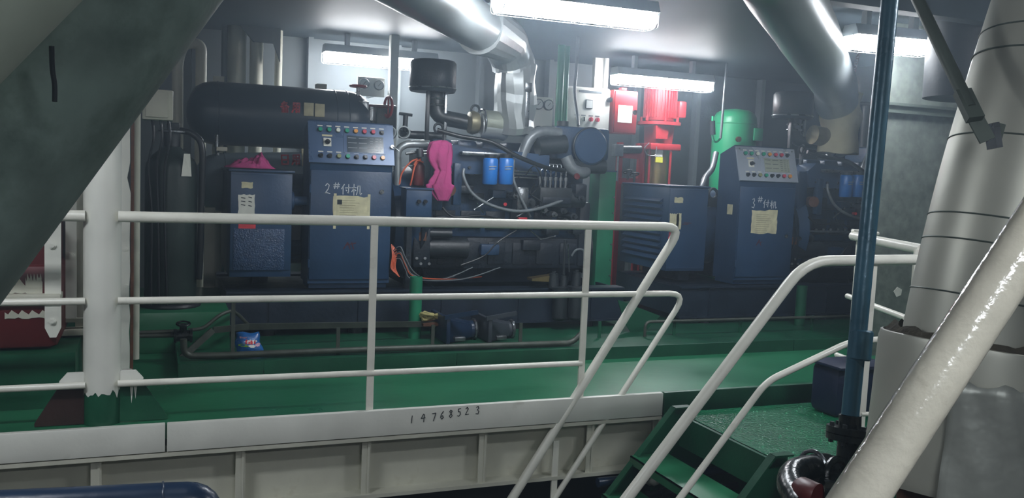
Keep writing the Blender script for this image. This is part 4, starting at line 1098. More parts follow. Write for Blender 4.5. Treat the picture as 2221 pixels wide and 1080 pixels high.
# red stand of the box
t = thing('red_stand', 'red angle-iron stand with crossbars under the red control box', 'stand', (at(1345, 420, Y=8.1).x, 8.1, 0))
for u in (1343, 1388):
    p = at(u, 360, Y=8.1); G().box(p.x - .025, p.x + .025, 8.08, 8.13, 0, 1.62).build('leg', M['pump_red'], t)
for v in (336, 392):
    p, q = at(1343, v, Y=8.08), at(1388, v, Y=8.08); G().box(p.x, q.x, 8.06, 8.09, p.z - .03, p.z + .03).build('crossbar', M['pump_red'], t)
p, q = at(1346, 324, Y=8.04), at(1388, 324, Y=8.04)
G().tube([(p.x, 8.03, p.z), (q.x, 8.03, q.z)], .04, n=16).build('header_pipe', M['black_iron'], t)
p = at(1341, 328, Y=8.0); G().box(p.x - .05, p.x + .05, 7.98, 8.05, p.z - .05, p.z + .07, .006).build('junction_box', M['hose_grey'], t)
G().tube([(p.x, 8.0, p.z - .05), (p.x, 8.0, p.z - .3)], .012, n=8).build('conduit', M['hose_grey'], t)
for u, v in ((1362, 372), (1376, 378)):
    p = at(u, v, Y=8.0); G().ring(p, (0, .4, 1), .045, .008, n=20).cyl(p - V((0, 0, .08)), p, .012, n=8).build('valve_handwheel', M['black_iron'], t)

# vertical pump with red motor
c = at(1432, 230, Y=8.6); mx, my = c.x, 8.6; 
zb_, zt_ = at(1430, 262, Y=8.6).z, at(1430, 165, Y=8.6).z
t = thing('vertical_pump', 'red finned electric motor on a vertical brass-coloured fire pump', 'pump', (mx, my, 0))
mo = G().cyl((mx, my, zb_), (mx, my, zt_), .155, n=36).build('motor_body', M['pump_red'], t)
for i in range(32):
    a = 2 * math.pi * i / 32; ca_, sa = math.cos(a), math.sin(a)
    g = G(); g.T = Matrix.Translation((mx, my, 0)) @ Matrix.Rotation(a, 4, 'Z'); g.box(.15, .182, -.004, .004, zb_ + .03, zt_ - .08); g.build('cooling_fin', M['pump_red'], mo)
G().lathe([(.185, zt_ - .09), (.19, zt_ - .02), (.17, zt_ + .03), (.08, zt_ + .04)], (mx, my, 0), n=36).build('fan_cowl', M['pump_red'], mo)
p = at(1475, 238, Y=8.5)
G().box(mx + .16, p.x + .06, 8.46, 8.62, p.z - .09, p.z + .09, .015).build('terminal_box', M['pump_red'], t)
G().lathe([(.17, zb_ - .01), (.235, zb_ - .015), (.235, zb_ - .05), (.19, zb_ - .055)], (mx, my, 0), n=36).build('motor_flange', M['pump_red'], t)
for i in range(6):
    a = i * math.pi / 3 + .3; G().cyl((mx + .2 * math.cos(a), my + .2 * math.sin(a), zb_ - .01), (mx + .2 * math.cos(a), my + .2 * math.sin(a), zb_ + .04), .016, n=8).build('flange_bolt', M['pump_red'], t)
z2 = at(1425, 312, Y=8.6).z
G().prism([(mx - .12, my - .13, zb_ - .05), (mx + .12, my - .13, zb_ - .05), (mx + .10, my - .12, z2), (mx - .10, my - .12, z2)], (0, .25, 0)).build('lantern', M['pump_red'], t)
p = at(1438, 285, Y=8.4); G().prism([(p.x - .08, 8.42, p.z + .06), (p.x + .09, 8.42, p.z + .06), (p.x + .07, 8.42, p.z - .08), (p.x - .07, 8.42, p.z - .08)], (0, .05, 0)).build('coupling_guard', M['pump_red'], t)
G().box(mx - .19, mx + .19, my - .17, my + .17, z2 - .07, z2, .01).build('pump_head', M['pump_red'], t)
pz = at(1425, 420, Y=8.6).z
G().cyl((mx, my, .25), (mx, my, z2 - .07), .125, n=36).build('pump_sleeve', M['brass'], t)
for i in range(4):
    a = i * math.pi / 2 + .5
    G().cyl((mx + .165 * math.cos(a), my + .165 * math.sin(a), .2), (mx + .165 * math.cos(a), my + .165 * math.sin(a), z2 - .06), .014, n=10).build('tie_rod', M['pump_red'], t)
G().box(mx - .22, mx + .22, my - .2, my + .2, 0, .22, .02).build('pump_foot', M['pump_red'], t)
for uu, v0, v1, mm in ((1430, 322, 340, 'paper_white'), (1430, 340, 352, 'label_yellow')):
    a, b = at(1421, v1, Y=8.47), at(1437, v0, Y=8.47); G().box(a.x, b.x, 8.462, 8.478, a.z, b.z).build('pump_label', M[mm], t)
G().tube(spline([at(1408, 310, Y=8.42), at(1398, 322, Y=8.4), at(1405, 336, Y=8.4), at(1422, 336, Y=8.4), at(1424, 318, Y=8.41)]), .006, n=8).build('vent_pipe', M['steel'], t)

# green tank
c = at(1592, 300, Y=8.5); gx = c.x; r = .245; zt_ = at(1592, 236, Y=8.5).z
t = thing('pressure_tank', 'bright green upright pressure tank with domed top beside the red pump', 'tank', (gx, 8.5, 0))
G().lathe([(r, 0.1), (r, zt_ - .17), (r * .97, zt_ - .10), (r * .86, zt_ - .05), (r * .6, zt_ - .015), (.02, zt_)], (gx, 8.5, 0), n=48).build('shell', M['tank_green'], t)
G().ring((gx, 8.5, zt_ - .17), (0, 0, 1), r, .005, n=48).build('weld_seam', M['tank_green'], t)
p = at(1546, 265, Y=8.25)
G().tube(spline([at(1546, 252, Y=8.2), at(1545, 295, Y=8.2), at(1552, 308, Y=8.2), at(1562, 300, Y=8.22), at(1564, 288, Y=8.26)]), .012, n=8).build('gauge_pipe', M['tank_green'], t)
G().cyl(at(1545, 262, Y=8.2), at(1546, 292, Y=8.2), .03, n=14).build('gauge_cock', M['black_iron'], t)
p = at(1600, 302, Y=8.25); G().cyl(p, p - V((0, .03, 0)), .03, n=14).build('plug', M['rust'], t)
p = at(1640, 290, Y=8.3); G().box(p.x - .06, p.x + .06, 8.25, 8.35, p.z - .08, p.z + .06, .01).build('side_bracket', M['tank_green'], t)
for i in range(3):
    a = i * 2.09 + .4; G().box(gx + .2 * math.cos(a) - .02, gx + .2 * math.cos(a) + .02, 8.5 + .2 * math.sin(a) - .02, 8.5 + .2 * math.sin(a) + .02, 0, .14).build('tank_foot', M['tank_green'], t)
# ribbed hose in front of it
G().tube(spline([at(1553, 332, Y=7.9), at(1545, 365, Y=7.8), at(1530, 385, Y=7.7), at(1524, 405, Y=7.6), at(1522, 430, Y=7.6)]), .030, n=14).build('ribbed_hose', M['hose_grey'], None, 'grey ribbed hose rising in front of the green tank', 'hose')

# green plate between the sets
p = at(1297, 372, Y=6.72); q = at(1333, 372, Y=6.72)
SX0, SX1 = at(1298, 450, Y=7.05).x, at(1333, 450, Y=7.05).x
t = thing('green_stanchion', 'tall green boxed stanchion standing between the two generating sets', 'stanchion', ((p.x + q.x) / 2, 6.9, 0))
G().box(SX0, SX1, 7.05, 7.25, 0.02, at(1310, 372, Y=7.05).z, .004).build('column', M['post_green'], t)
G().box(SX0 - .04, SX1 + .04, 7.02, 7.28, 0.02, .05).build('foot_plate', M['dark_green'], t)
G().box(SX0 - .005, SX1 + .005, 7.045, 7.255, at(1310, 372, Y=7.05).z, at(1310, 372, Y=7.05).z + .012).build('cap_plate', M['engine_blue'], t)
for k in range(7):
    G().cyl((SX1 - .015, 7.05, .25 + k * .14), (SX1 - .015, 7.04, .25 + k * .14), .008, n=8).build('bolt', M['steel'], t)
# ================================================================ left corner
# gas bottle on the plinth
c = at(371, 500, Y=6.5); bx = c.x; r = .168; z0 = .27
t = thing('gas_bottle', 'dark grey-green gas bottle with handwheel valve and white tag', 'gas bottle', (bx, 6.5, z0))
zs = at(371, 350, Y=6.5).z; zn = at(371, 335, Y=6.5).z
G().lathe([(r * .96, z0), (r, z0 + .02), (r, zs - .06), (r * .97, zs - .02), (r * .85, zs + .02), (r * .6, zs + .06), (.07, zs + .085), (.055, zs + .10)], (bx, 6.5, 0), n=48).build('shell', M['bottle_green'], t)
G().cyl((bx, 6.5, zs + .09), (bx, 6.5, zs + .2), .055, n=20).build('neck', M['black_iron'], t)
vz = at(375, 285, Y=6.5).z
G().cyl((bx + .01, 6.5, zs + .18), (bx + .01, 6.5, vz), .028, n=14).box(bx - .03, bx + .05, 6.46, 6.54, zs + .19, zs + .26, .01).build('valve', M['black_iron'], t)
G().lathe([(.0, .012), (.05, .012), (.098, .004), (.098, -.006), (.05, -.004), (0, -.004)], (bx + .01, 6.5, vz), n=28).build('handwheel', M['steel'], t)
G().tube(spline([(bx + .05, 6.47, zs + .21), (bx + .13, 6.44, zs + .19), (bx + .19, 6.42, zs + .10), (bx + .19, 6.42, zs - .2), (bx + .185, 6.42, .62), (bx + .18, 6.42, .46)]), .022, n=12).build('discharge_hose', M['rubber'], t)
p, q = at(393, 382, Y=6.36), at(416, 334, Y=6.36)
G().prism([(p.x, 6.335, p.z), (q.x, 6.36, p.z), (q.x - .01, 6.36, q.z), (p.x + .015, 6.335, q.z)], (0, .003, 0)).build('tag', M['paper_white'], t)
G().ring((bx, 6.5, z0 + .01), (0, 0, 1), r + .012, .02, n=40).build('foot_ring', M['black_iron'], t)
# wall electrical box
a, b = at(308, 258, Y=6.2), at(376, 196, Y=6.2)
t = thing('junction_cabinet', 'grey electrical box mounted high beside the dark duct', 'box', ((a.x + b.x) / 2, 6.2, a.z))
G().box(a.x, b.x, 6.2, 6.4, a.z, b.z, .008).build('body', M['cream_plate'], t)
G().box(a.x + .02, b.x - .03, 6.185, 6.2, a.z + .015, b.z - .015, .005).build('cover', M['cream_plate'], t)
for i in range(3):
    x = a.x + .06 + i * .05
    G().tube(spline([(x, 6.3, a.z), (x + .01, 6.28, a.z - .12), (x - .02, 6.3, a.z - .3), (x - .01 * i, 6.32, .9), (x, 6.32, .3)]), .008, n=8).build('cable', M['rubber'], t)
# flanged beam (paint flaking) and pipe behind the pillar
p, q = at(262, 600, Y=5.2), at(288, 600, Y=5.2)
t = thing('flange_beam', 'white flaking steel flange strip with bolt heads just behind the pillar', 'beam', ((p.x + q.x) / 2, 5.2, 0))
g = G(); zz = [(.05, 0)]; pts = []
n = 30
for i in range(n + 1):
    z = .0 + 2.5 * i / n; pts.append((q.x - .012 - abs(random.gauss(0, .006)), 5.2, z))
g.prism([(p.x - .10, 5.2, 0)] + pts + [(p.x - .10, 5.2, 2.5)], (0, .012, 0)).build('strip', M['white_paint'], t, ang=.2)
G().box(q.x - .012, q.x + .004, 5.212, 5.222, 0, 2.5).build('dark_edge', M['rust'], t)
for v in (470, 540, 620):
    c = at(273, v, Y=5.2); G().cyl(c, c - V((0, .008, 0)), .010, n=10).build('bolt_head', M['white_paint'], t)
p = at(294, 500, Y=5.5)
G().tube([(p.x, 5.5, .12), (p.x, 5.5, 2.5)], .024, n=14).build('wall_pipe', M['cream_plate'], None, 'slim beige upright pipe between pillar and gas bottle', 'pipe')
p = at(276, 790, Y=5.1)
t = G().tube([(p.x, 5.1, 0), (p.x, 5.1, .15)], .026, n=14).build('pipe_stub', M['paint_stub'], None, 'short upright pipe stub splashed with white and red paint behind the pillar', 'pipe')
# flat bars of the machine frame
def flat(u0, u1, v0, v1, y, name, m, label, bolts, point=True):
    a, b = at((u0 + u1) / 2, v1, Y=y), at((u0 + u1) / 2, v0, Y=y); w = (at(u1, 600, Y=y).x - at(u0, 600, Y=y).x)
    t = thing(name, label, 'bar', (a.x, y, a.z))
    x0, x1 = a.x - w / 2, a.x + w / 2
    pp = [(x0, y, a.z + (.05 if point else 0)), (x0 + w * .3, y, a.z), (x1 - w * .3, y, a.z), (x1, y, a.z + (.05 if point else 0)), (x1, y, b.z), (x0, y, b.z)]
    G().prism(pp, (0, .012, 0)).build('plate', M[m], t)
    for u, v in bolts:
        c = at(u, v, Y=y)
        G().cyl(c, c - V((0, .012, 0)), .018, n=6).cyl(c - V((0, .012, 0)), c - V((0, .02, 0)), .010, n=12).build('bolt', M[m], t)
    return t
flat(97, 133, 300, 732, 5.0, 'strap', 'white_paint', 'pale pointed steel strap with two bolts beside the red machine casing', [(114, 532), (114, 696)])
flat(142, 166, 250, 690, 5.3, 'strap', 'white_paint', 'second pale steel strap with one nut, behind the pillar', [(155, 555)], False)
p = at(176, 500, Y=5.45)
G().box(p.x - .03, p.x + .03, 5.45, 5.6, .0, 2.5).build('angle_post', M['cream_plate'], None, 'dirty beige angle post right behind the pillar', 'post')
a, b = at(133, 690, Y=5.4), at(190, 680, Y=5.4)
G().box(a.x - .1, b.x + .1, 5.35, 5.45, at(150, 725, Y=5.4).z, at(150, 712, Y=5.4).z, .004).box(a.x - .1, b.x + .1, 5.38, 5.42, at(150, 698, Y=5.4).z, at(150, 690, Y=5.4).z).build('cross_channel', M['cream_plate'], None, 'dirty beige channel iron low behind the pale straps', 'channel')
# red machine casing
a = at(128, 650, Y=5.0)
t = thing('red_casing', 'dull red machine casing with scraped paint behind the railing stub', 'machine', (-1.1, 5.4, .12))
G().box(-1.9, a.x, 5.02, 5.9, at(60, 760, Y=5.02).z, at(60, 560, Y=5.02).z - .03, .05).prism([(-1.9, 5.06, 1.55), (-1.9, 5.06, .5), (a.x - .02, 5.06, .5), (a.x - .02, 5.06, at(120, 490, Y=5.06).z)], (0, .8, 0)).build('casing', M['dull_red'], t)
G().box(-1.9, a.x + .01, 4.96, 5.1, at(60, 655, Y=4.96).z, at(60, 640, Y=4.96).z, .006).build('ledge', M['cream_plate'], t)
def splash(u0, u1, v0, v1, y, n=16):
    pts = []
    for i in range(n):
        f = i / (n - 1); p = at(u0 + (u1 - u0) * f, v0 + (v1 - v0) * (.5 + .5 * math.sin(i * 2.1)) * .6, Y=y); pts.append(p)
    for i in range(n):
        f = 1 - i / (n - 1); p = at(u0 + (u1 - u0) * f, v1 + random.uniform(-2, 2), Y=y); pts.append(p)
    G().prism(pts, (0, .002, 0)).build('scraped_paint', M['cream_plate'], t)
splash(-20, 92, 600, 636, 5.015); splash(10, 122, 672, 690, 5.015)
splash(55, 90, 592, 625, 5.012)
# plinth of the red machine
G().box(-3.0, at(180, 760, Y=5.5).x, 4.95, 6.1, 0, at(60, 762, Y=5.0).z - .004).build('plinth', M['dark_green'], None, 'dark green machine plinth under the dull red casing', 'plinth')

# ================================================================ right side
t = thing('wall_casing', None, None, (6.2, 5.3, 0), kind='structure')
xl = at(1908, 400, Y=5.2).x; zs = at(2000, 240, Y=5.2).z
G().box(xl, 7.6, 5.2, 5.3, -.1, zs - .035).build('lower_panel', M['galv'], t)
G().box(xl - .02, 7.6, 5.21, 5.3, zs + .03, 2.5).build('upper_panel', M['galv'], t)
G().box(xl - .02, 7.6, 5.17, 5.3, zs - .035, zs - .015).box(xl - .02, 7.6, 5.17, 5.3, zs + .02, zs + .04).box(xl - .02, 7.6, 5.19, 5.3, zs - .02, zs + .03).build('joint_trim', M['galv_trim'], t)
p = at(1948, 630, Y=5.199)
G().prism([at(1938, 632, Y=5.199), at(1946, 622, Y=5.199), at(1956, 628, Y=5.199), at(1954, 640, Y=5.199), at(1944, 644, Y=5.199)], (0, -.002, 0)).build('flake_patch', M['paper_white'], t)
# round dark trunk hanging over it
p = at(2075, 60, Y=4.6)
t = thing('ventilation_trunk', 'dark round ventilation trunk under the ceiling behind the stay bar', 'duct', (p.x, 4.6, 1.9))
G().tube([at(2085, 215, Y=4.5), at(2095, 120, Y=4.5), at(2115, 20, Y=4.5), at(2130, -60, Y=4.5)], [.24, .27], n=40).build('trunk', M['trunk_dark'], t)
p = at(1998, 195, Y=4.75)
G().prism([at(2005, -30, Y=4.5), at(2032, 44, Y=4.5), at(2170, 20, Y=4.5), at(2170, -40, Y=4.5)], (0, .02, 0)).build('hood_plate', M['galv_trim'], t)
# silver foil pipes by the far lamp
for k, (v, r) in enumerate(((30, .035), (46, .022))):
    a, b = at(1800, v - 4, Y=6.2), at(1905, v + 10, Y=6.2)
    G().tube([(a.x - .1, 6.2, a.z), (b.x + .4, 6.2, b.z)], r, n=16).build('foil_pipe', M['foil'], None, ['thick foil-wrapped pipe under the ceiling above the far lamp', 'thin foil-wrapped pipe under the ceiling above the far lamp'][k], 'pipe')
# pull chain at the duct
a, b = at(1868, 90, Y=6.3), at(1850, 165, Y=6.3)
t = thing('hanging_chain', 'rusty hanging chain beside the pale exhaust duct', 'chain', b)
for i in range(14):
    p = a + (b - a) * (i / 13); ax = V((1, .2, .1)) if i % 2 else V((.1, 1, .2))
    G().ring(p, ax, .014, .004, n=10, k=5).build('link', M['rust'], t)
# old drum behind
p = at(1885, 170, Y=7.4)
G().lathe([(.16, 0), (.17, .02), (.17, .45), (.16, .47)], (p.x, 7.4, at(1885, 225, Y=7.4).z), n=30).tube([(p.x, 7.4, 0), (p.x, 7.4, at(1885, 230, Y=7.4).z)], .05).build('dark_filter_can', M['black_iron'], None, 'dark canister on a stalk behind the blue standpipe', 'canister')
# blue bin on the landing
p = at(1835, 872, Z=-.1); q = at(1808, 800, Y=p.y)
t = thing('plastic_bin', 'dark blue plastic bin on the landing behind the blue standpipe', 'bin', (p.x + .2, 4.2, -.1))
bx0, bx1 = at(1812, 860, Y=4.1).x, at(1925, 860, Y=4.1).x
zt_ = at(1860, 800, Y=4.1).z
G().box(bx0 + .01, bx1 - .01, 4.1, 4.34, -.098, zt_ + .005, .04).build('bucket', M['bin_blue'], t)
G().box(bx0 - .01, bx1 + .01, 4.06, 4.35, zt_, zt_ + .02, .006).build('rim', M['bin_blue'], t)

# ================================================================ floor clutter round the sets
# pipework in front of set 2
def PY(u, v, y): return at(u, v, Y=y)
t = thing('sludge_pipe', 'grey pipe run with bent end along the coaming in front of set 2', 'pipe', PY(700, 765, 5.85))
G().tube([PY(398, 735, 5.85), PY(400, 772, 5.85), PY(470, 771, 5.85), PY(820, 757, 5.85), PY(1240, 744, 5.85), PY(1262, 722, 5.85)], .021, n=12, fil=.07).build('pipe', M['pipe_olive'], t)
for u in (505, 733, 938, 1128):
    p = PY(u, 760, 5.87); h = PY(u, {505: 652, 733: 712, 938: 705, 1128: 745}[u], 5.87).z
    G().box(p.x - .012, p.x + .012, 5.87, 5.882, .021, max(h, .2)).build('support', M['pipe_olive'], t)
t = thing('bed_angle_iron', 'dirty grey angle iron with sloped end under the set 2 bed frame', 'bar', PY(660, 710, 6.1))
g = G()
p0, p1, p2, p3 = PY(384, 785, 6.0), PY(462, 716, 6.1), PY(540, 708, 6.2), PY(965, 702, 6.3)
for a, b in ((p0, p1), (p1, p2), (p2, p3)): g.bar(a, b, .042, .012, side=(0, 1, .2))
g.build('angle', M['pipe_olive'], t)
G().tube([PY(408, 716, 6.05), PY(440, 713, 6.05), PY(478, 682, 6.1), PY(502, 673, 6.15), PY(515, 680, 6.2), PY(540, 706, 6.25)], .012, n=10, fil=.04).build('bent_rod', M['pipe_olive'], t)
t = thing('drain_valve', 'black drain valve on a thin pipe behind the coaming corner', 'valve', PY(398, 720, 5.95))
G().tube([PY(285, 722, 5.95), PY(395, 718, 5.95)], .013, n=10).build('pipe', M['pipe_olive'], t)
G().tube([PY(285, 729, 5.92), PY(395, 727, 5.92)], .013, n=10).build('pipe', M['pipe_olive'], t)
c = PY(397, 728, 5.92)
G().cyl(c - V((.05, 0, 0)), c + V((.05, 0, 0)), .036, n=18).cyl(c, c + V((0, -.02, .07)), .022, n=14).cyl(c + V((-.055, 0, 0)), c + V((-.04, 0, 0)), .045, n=18).cyl(c + V((.04, 0, 0)), c + V((.055, 0, 0)), .045, n=18).build('body', M['oily_black'], t)
G().ring(c + V((0, -.02, .08)), (0, -.2, 1), .04, .006, n=20).bar(c + V((-.04, -.02, .08)), c + V((.04, -.02, .08)), .010, .006, side=(0, 0, 1)).build('handwheel', M['oily_black'], t)
# green post in front of set 2
p = at(903, 600, Y=6.35)
t = thing('pipe_post', 'green painted pipe post with open top in front of set 2', 'post', (p.x, 6.35, .02))
G().lathe([(.047, .02), (.047, p.z), (.040, p.z), (.040, p.z - .05), (.001, p.z - .05)], (p.x, 6.35, 0), n=24).build('tube', M['post_green'], t)
p = at(1067 + 673, 620, Y=6.35)
t = thing('pipe_post', 'dark green pipe post in front of set 3', 'post', (p.x, 6.35, .02))
G().lathe([(.047, .02), (.047, p.z), (.040, p.z), (.040, p.z - .05), (.001, p.z - .05)], (p.x, 6.35, 0), n=24).build('tube', M['dark_green'], t)
# thin rail in front of set 3
t = thing('drip_rail', 'thin dark pipe on green stubs in front of the set 3 bed frame', 'pipe', (5.2, 6.2, .02))
a, b = at(1400, 698, Y=6.1), at(1850, 692, Y=6.1)
G().tube([(a.x, 6.1, a.z - .12), (a.x, 6.1, a.z), (b.x + .5, 6.1, a.z)], .012, n=10, fil=.05).build('pipe', M['pipe_olive'], t)
for u in (1300, 1462, 1605, 1760):
    p = at(u, 720, Y=6.12); G().box(p.x - .012, p.x + .012, 6.115, 6.127, .02, a.z + .01).build('stub', M['dark_green'], t)
# sloping green gusset of the bed at the gap between the sets
G().prism([at(1340, 650, Y=6.3), at(1432, 685, Y=6.3), at(1380, 738, Y=6.3), at(1355, 700, Y=6.3)], (0, .012, 0)).build('bed_gusset', M['dark_green'], None, 'dark green sloping gusset plate in the gap between the two bed frames', 'plate')

# two sheet-metal hoods with round spouts
def hood(u0, u1, vt, vb, k):
    y = 6.12
    a, b = at(u0, vb, Y=y), at(u1, vt, Y=y)
    lab = ['dark blue metal hood with round spout, beside the green pipe post', 'dark grey metal hood with round spout, lying next to the blue one'][k]
    mm = ['pipe_dark_blue', 'hood_grey'][k]
    t = thing('duct_hood', lab, 'hood', ((a.x + b.x) / 2, y, .02), 'metal duct hoods')
    w = b.x - a.x; z0, z1 = max(.03, a.z), b.z
    yc = y + .12; zc = (z0 + z1) / 2 - .02; xs = b.x - .03; r = (z1 - z0) * .40
    # square mouth lofted to a round neck
    n = 24; sq = []; ci = []
    for i in range(n):
        an = 2 * math.pi * i / n + math.pi / 4; ca_, sa = math.cos(an), math.sin(an); m_ = max(abs(ca_), abs(sa))
        sq.append(V((a.x + .03, yc + ca_ / m_ * .17, (z0 + z1) / 2 + sa / m_ * (z1 - z0) / 2)))
        ci.append(V((xs - .04, yc + ca_ * r, zc + sa * r)))
    g = G(); g.add(sq + ci, [(i, (i + 1) % n, n + (i + 1) % n, n + i) for i in range(n)]); g.build('cone', M[mm], t, ang=.5)
    G().box(a.x, a.x + .03, yc - .2, yc + .2, z0, z1 + .02, .004).build('mouth_flange', M[mm], t)
    G().tube([(xs - .045, yc, zc), (xs, yc, zc)], r, n=28).build('spout', M[mm], t)
    G().ring((xs - .005, yc, zc), (1, 0, 0), r + .002, .014, n=32).build('steel_band', M['steel'], t)
    g = G(); g.bar(V((a.x - .02, yc - .2, z1 + .025)), V((xs - .05, yc - .2, z1 + .06)), .02, .03, side=(0, 0, 1)); g.build('upper_lip', M[mm], t)
    G().box(a.x + .06, a.x + .14, yc - .22, yc - .17, z0 + .02, z0 + .05, .004).build('foot_lug', M['steel'], t)
hood(960, 1050, 690, 746, 0); hood(1050, 1132, 692, 746, 1)

# bag of washing powder: pillow shape
p = at(545, 786, Y=5.98); q = at(512, 724, Y=5.98)
zt_ = at(540, 724, Y=5.98).z; zb_ = .02; xb0, xb1 = at(512, 755, Y=5.98).x, at(572, 755, Y=5.98).x
def bagpt(i, j, n, m, s, off=0.0):
    f, h = i / n, j / m
    b = (math.sin(math.pi * f) ** .6) * (math.sin(math.pi * min(1, h * .92 + .04)) ** .6)
    x = xb0 + (xb1 - xb0) * (f * (1 - .18 * h) + .0 * h) + .006 * math.sin(h * 9)
    z = zb_ + (zt_ - zb_) * h + .006 * math.sin(f * 7)
    return V((x, 5.99 + s * (.045 * b + .002 + off) + .04 * h, z))
t = thing('powder_bag', 'blue plastic bag of washing powder with red lettering leaning inside the coaming', 'bag', ((xb0 + xb1) / 2, 5.99, zb_))
n, m = 14, 14; vs = []; fs = []
for s in (-1, 1):
    for j in range(m + 1):
        for i in range(n + 1): vs.append(bagpt(i, j, n, m, s))
for k in range(2):
    o = k * (n + 1) * (m + 1)
    for j in range(m):
        for i in range(n):
            a = o + j * (n + 1) + i; fs.append((a, a + 1, a + n + 2, a + n + 1))
o2 = (n + 1) * (m + 1)
for i in range(n): fs.append((i, i + 1, o2 + i + 1, o2 + i)); fs.append((m * (n + 1) + i, m * (n + 1) + i + 1, o2 + m * (n + 1) + i + 1, o2 + m * (n + 1) + i))
for j in range(m): fs.append((j * (n + 1), (j + 1) * (n + 1), o2 + (j + 1) * (n + 1), o2 + j * (n + 1))); fs.append((j * (n + 1) + n, (j + 1) * (n + 1) + n, o2 + (j + 1) * (n + 1) + n, o2 + j * (n + 1) + n))
bag = G().add(vs, fs).build('bag', M['bag_blue'], t, ang=1.4)
def patch(f0, f1, h0, h1, mm, nm, wob=.03):
    pts = []
    for k in range(18):
        an = 2 * math.pi * k / 18; rr = 1 + wob * 6 * math.sin(k * 2.7)
        f = (f0 + f1) / 2 + math.cos(an) * (f1 - f0) / 2 * rr; h = (h0 + h1) / 2 + math.sin(an) * (h1 - h0) / 2 * rr
        pts.append(bagpt(f * n, h * m, n, m, -1, .0015))
    G().add(pts, [tuple(range(18))]).build(nm, M[mm], bag)
patch(.1, .5, .36, .50, 'bag_green', 'green_motif'); patch(.5, .78, .38, .52, 'drain_white', 'pale_motif'); patch(.78, .98, .38, .54, 'bag_pink', 'pink_motif'); patch(.38, .85, .56, .74, 'drain_white', 'burst', .05)
LT = {'t': [[(.4, 1), (.35, .15), (.55, 0), (.75, .1)], [(.1, .7), (.75, .72)]], 'i': [[(.4, .65), (.4, 0)], [(.4, .9), (.4, .98)]], 'k': [[(.2, 1), (.2, 0)], [(.75, .65), (.2, .3), (.8, 0)]]}
g = G()
for ch, fx in zip('tiki', (.38, .50, .60, .73)):
    for ln in LT[ch]:
        P_ = [bagpt((fx + a * .11) * n, (.55 + b * .17) * m, n, m, -1, .003) for a, b in ln]
        for a, b in zip(P_[:-1], P_[1:]): g.bar(a, b, .010, .0015, side=(0, -1, 0))
g.build('red_lettering', M['red_paint'], bag)
g = G()
for h, fa, fb in ((.80, .12, .42), (.76, .14, .36)):
    a, b = bagpt(fa * n, h * m, n, m, -1, .0025), bagpt(fb * n, h * m, n, m, -1, .0025); g.bar(a, b, .008, .0012, side=(0, -1, 0))
g.build('small_print', M['bag_pink'], bag)

# ---------------------------------------------------------------- magenta cloths
from mathutils import noise
def heap(u0, u1, y0, y1, zb, label):
    a, b = at(u0, 355, Y=y0).x, at(u1, 355, Y=y0).x
    vs = []; fs = []; n, m = 64, 36
    for j in range(m + 1):
        for i in range(n + 1):
            f, h = i / n, j / m
            e = (math.sin(math.pi * f) ** .5) * (math.sin(math.pi * h) ** .5)
            k = noise.noise(V((f * 5, h * 3, 1.3))) ; k2 = noise.noise(V((f * 14, h * 6, 4)))
            hump = .085 * math.exp(-((f - .76) / .13) ** 2) + .04 * math.exp(-((f - .42) / .25) ** 2)
            x = a + (b - a) * f + .03 * noise.noise(V((f * 3, h * 4, 9))); y = y0 + (y1 - y0) * (.5 + (h - .5) * (.6 + .4 * math.sin(math.pi * f)))
            k3 = 1 - abs(noise.noise(V((f * 7 + h * 2, h * 7 - f * 3, 3)))) * 2
            vs.append((x, y, zb + .005 + e * (hump * (.6 + .5 * k3) + .006 + .025 * k + .02 * k3 + .012 * k2)))
    for j in range(m):
        for i in range(n):
            q = j * (n + 1) + i; fs.append((q, q + 1, q + n + 2, q + n + 1))
    o = G().add(vs, fs).build('cleaning_cloth', M['cloth_magenta'], None, label, 'cloth', 'magenta cleaning cloths', ang=2.5)
    md = o.modifiers.new('thick', 'SOLIDIFY'); md.thickness = .004; md.offset = 1
heap(492, 598, 6.62, 6.85, 1.222, 'magenta cleaning cloth heaped on top of the alternator box')
# knotted cloth hung on the engine's lifting eye
cz = [(304, 960, .025), (309, 954, .075), (330, 951, .092), (350, 952, .084), (362, 956, .068), (370, 960, .056), (378, 959, .060), (395, 955, .076), (408, 956, .07), (422, 959, .042), (436, 961, .012)]
vs = []; fs = []; n = 40; ys = 6.60
rows = []
for k in range(len(cz) - 1):
    for s in range(4):
        f = s / 4; rows.append(tuple(cz[k][i] + (cz[k + 1][i] - cz[k][i]) * f for i in range(3)))
rows.append(cz[-1])
for j, (v, u, r) in enumerate(rows):
    c = at(u, v, Y=ys)
    for i in range(n):
        a = 2 * math.pi * i / n
        pl = 1 + .16 * math.sin(a * 5 + j * .15) + .14 * math.sin(a * 8 + j * .22) + .1 * noise.noise(V((i * .5, j * .3, 2)))
        vs.append((c.x + r * math.cos(a) * pl + (.03 * (v > 400) * math.cos(a)), ys + .45 * r * math.sin(a) * pl, c.z))
for j in range(len(rows) - 1):
    for i in range(n): fs.append((j * n + i, j * n + (i + 1) % n, (j + 1) * n + (i + 1) % n, (j + 1) * n + i))
fs += [tuple(range(n)), tuple(range((len(rows) - 1) * n, len(rows) * n))]
G().add(vs, fs).build('cleaning_cloth', M['cloth_magenta'], None, 'magenta cleaning cloth knotted and hanging down the end of engine 2', 'cloth', 'magenta cleaning cloths', ang=2.5)

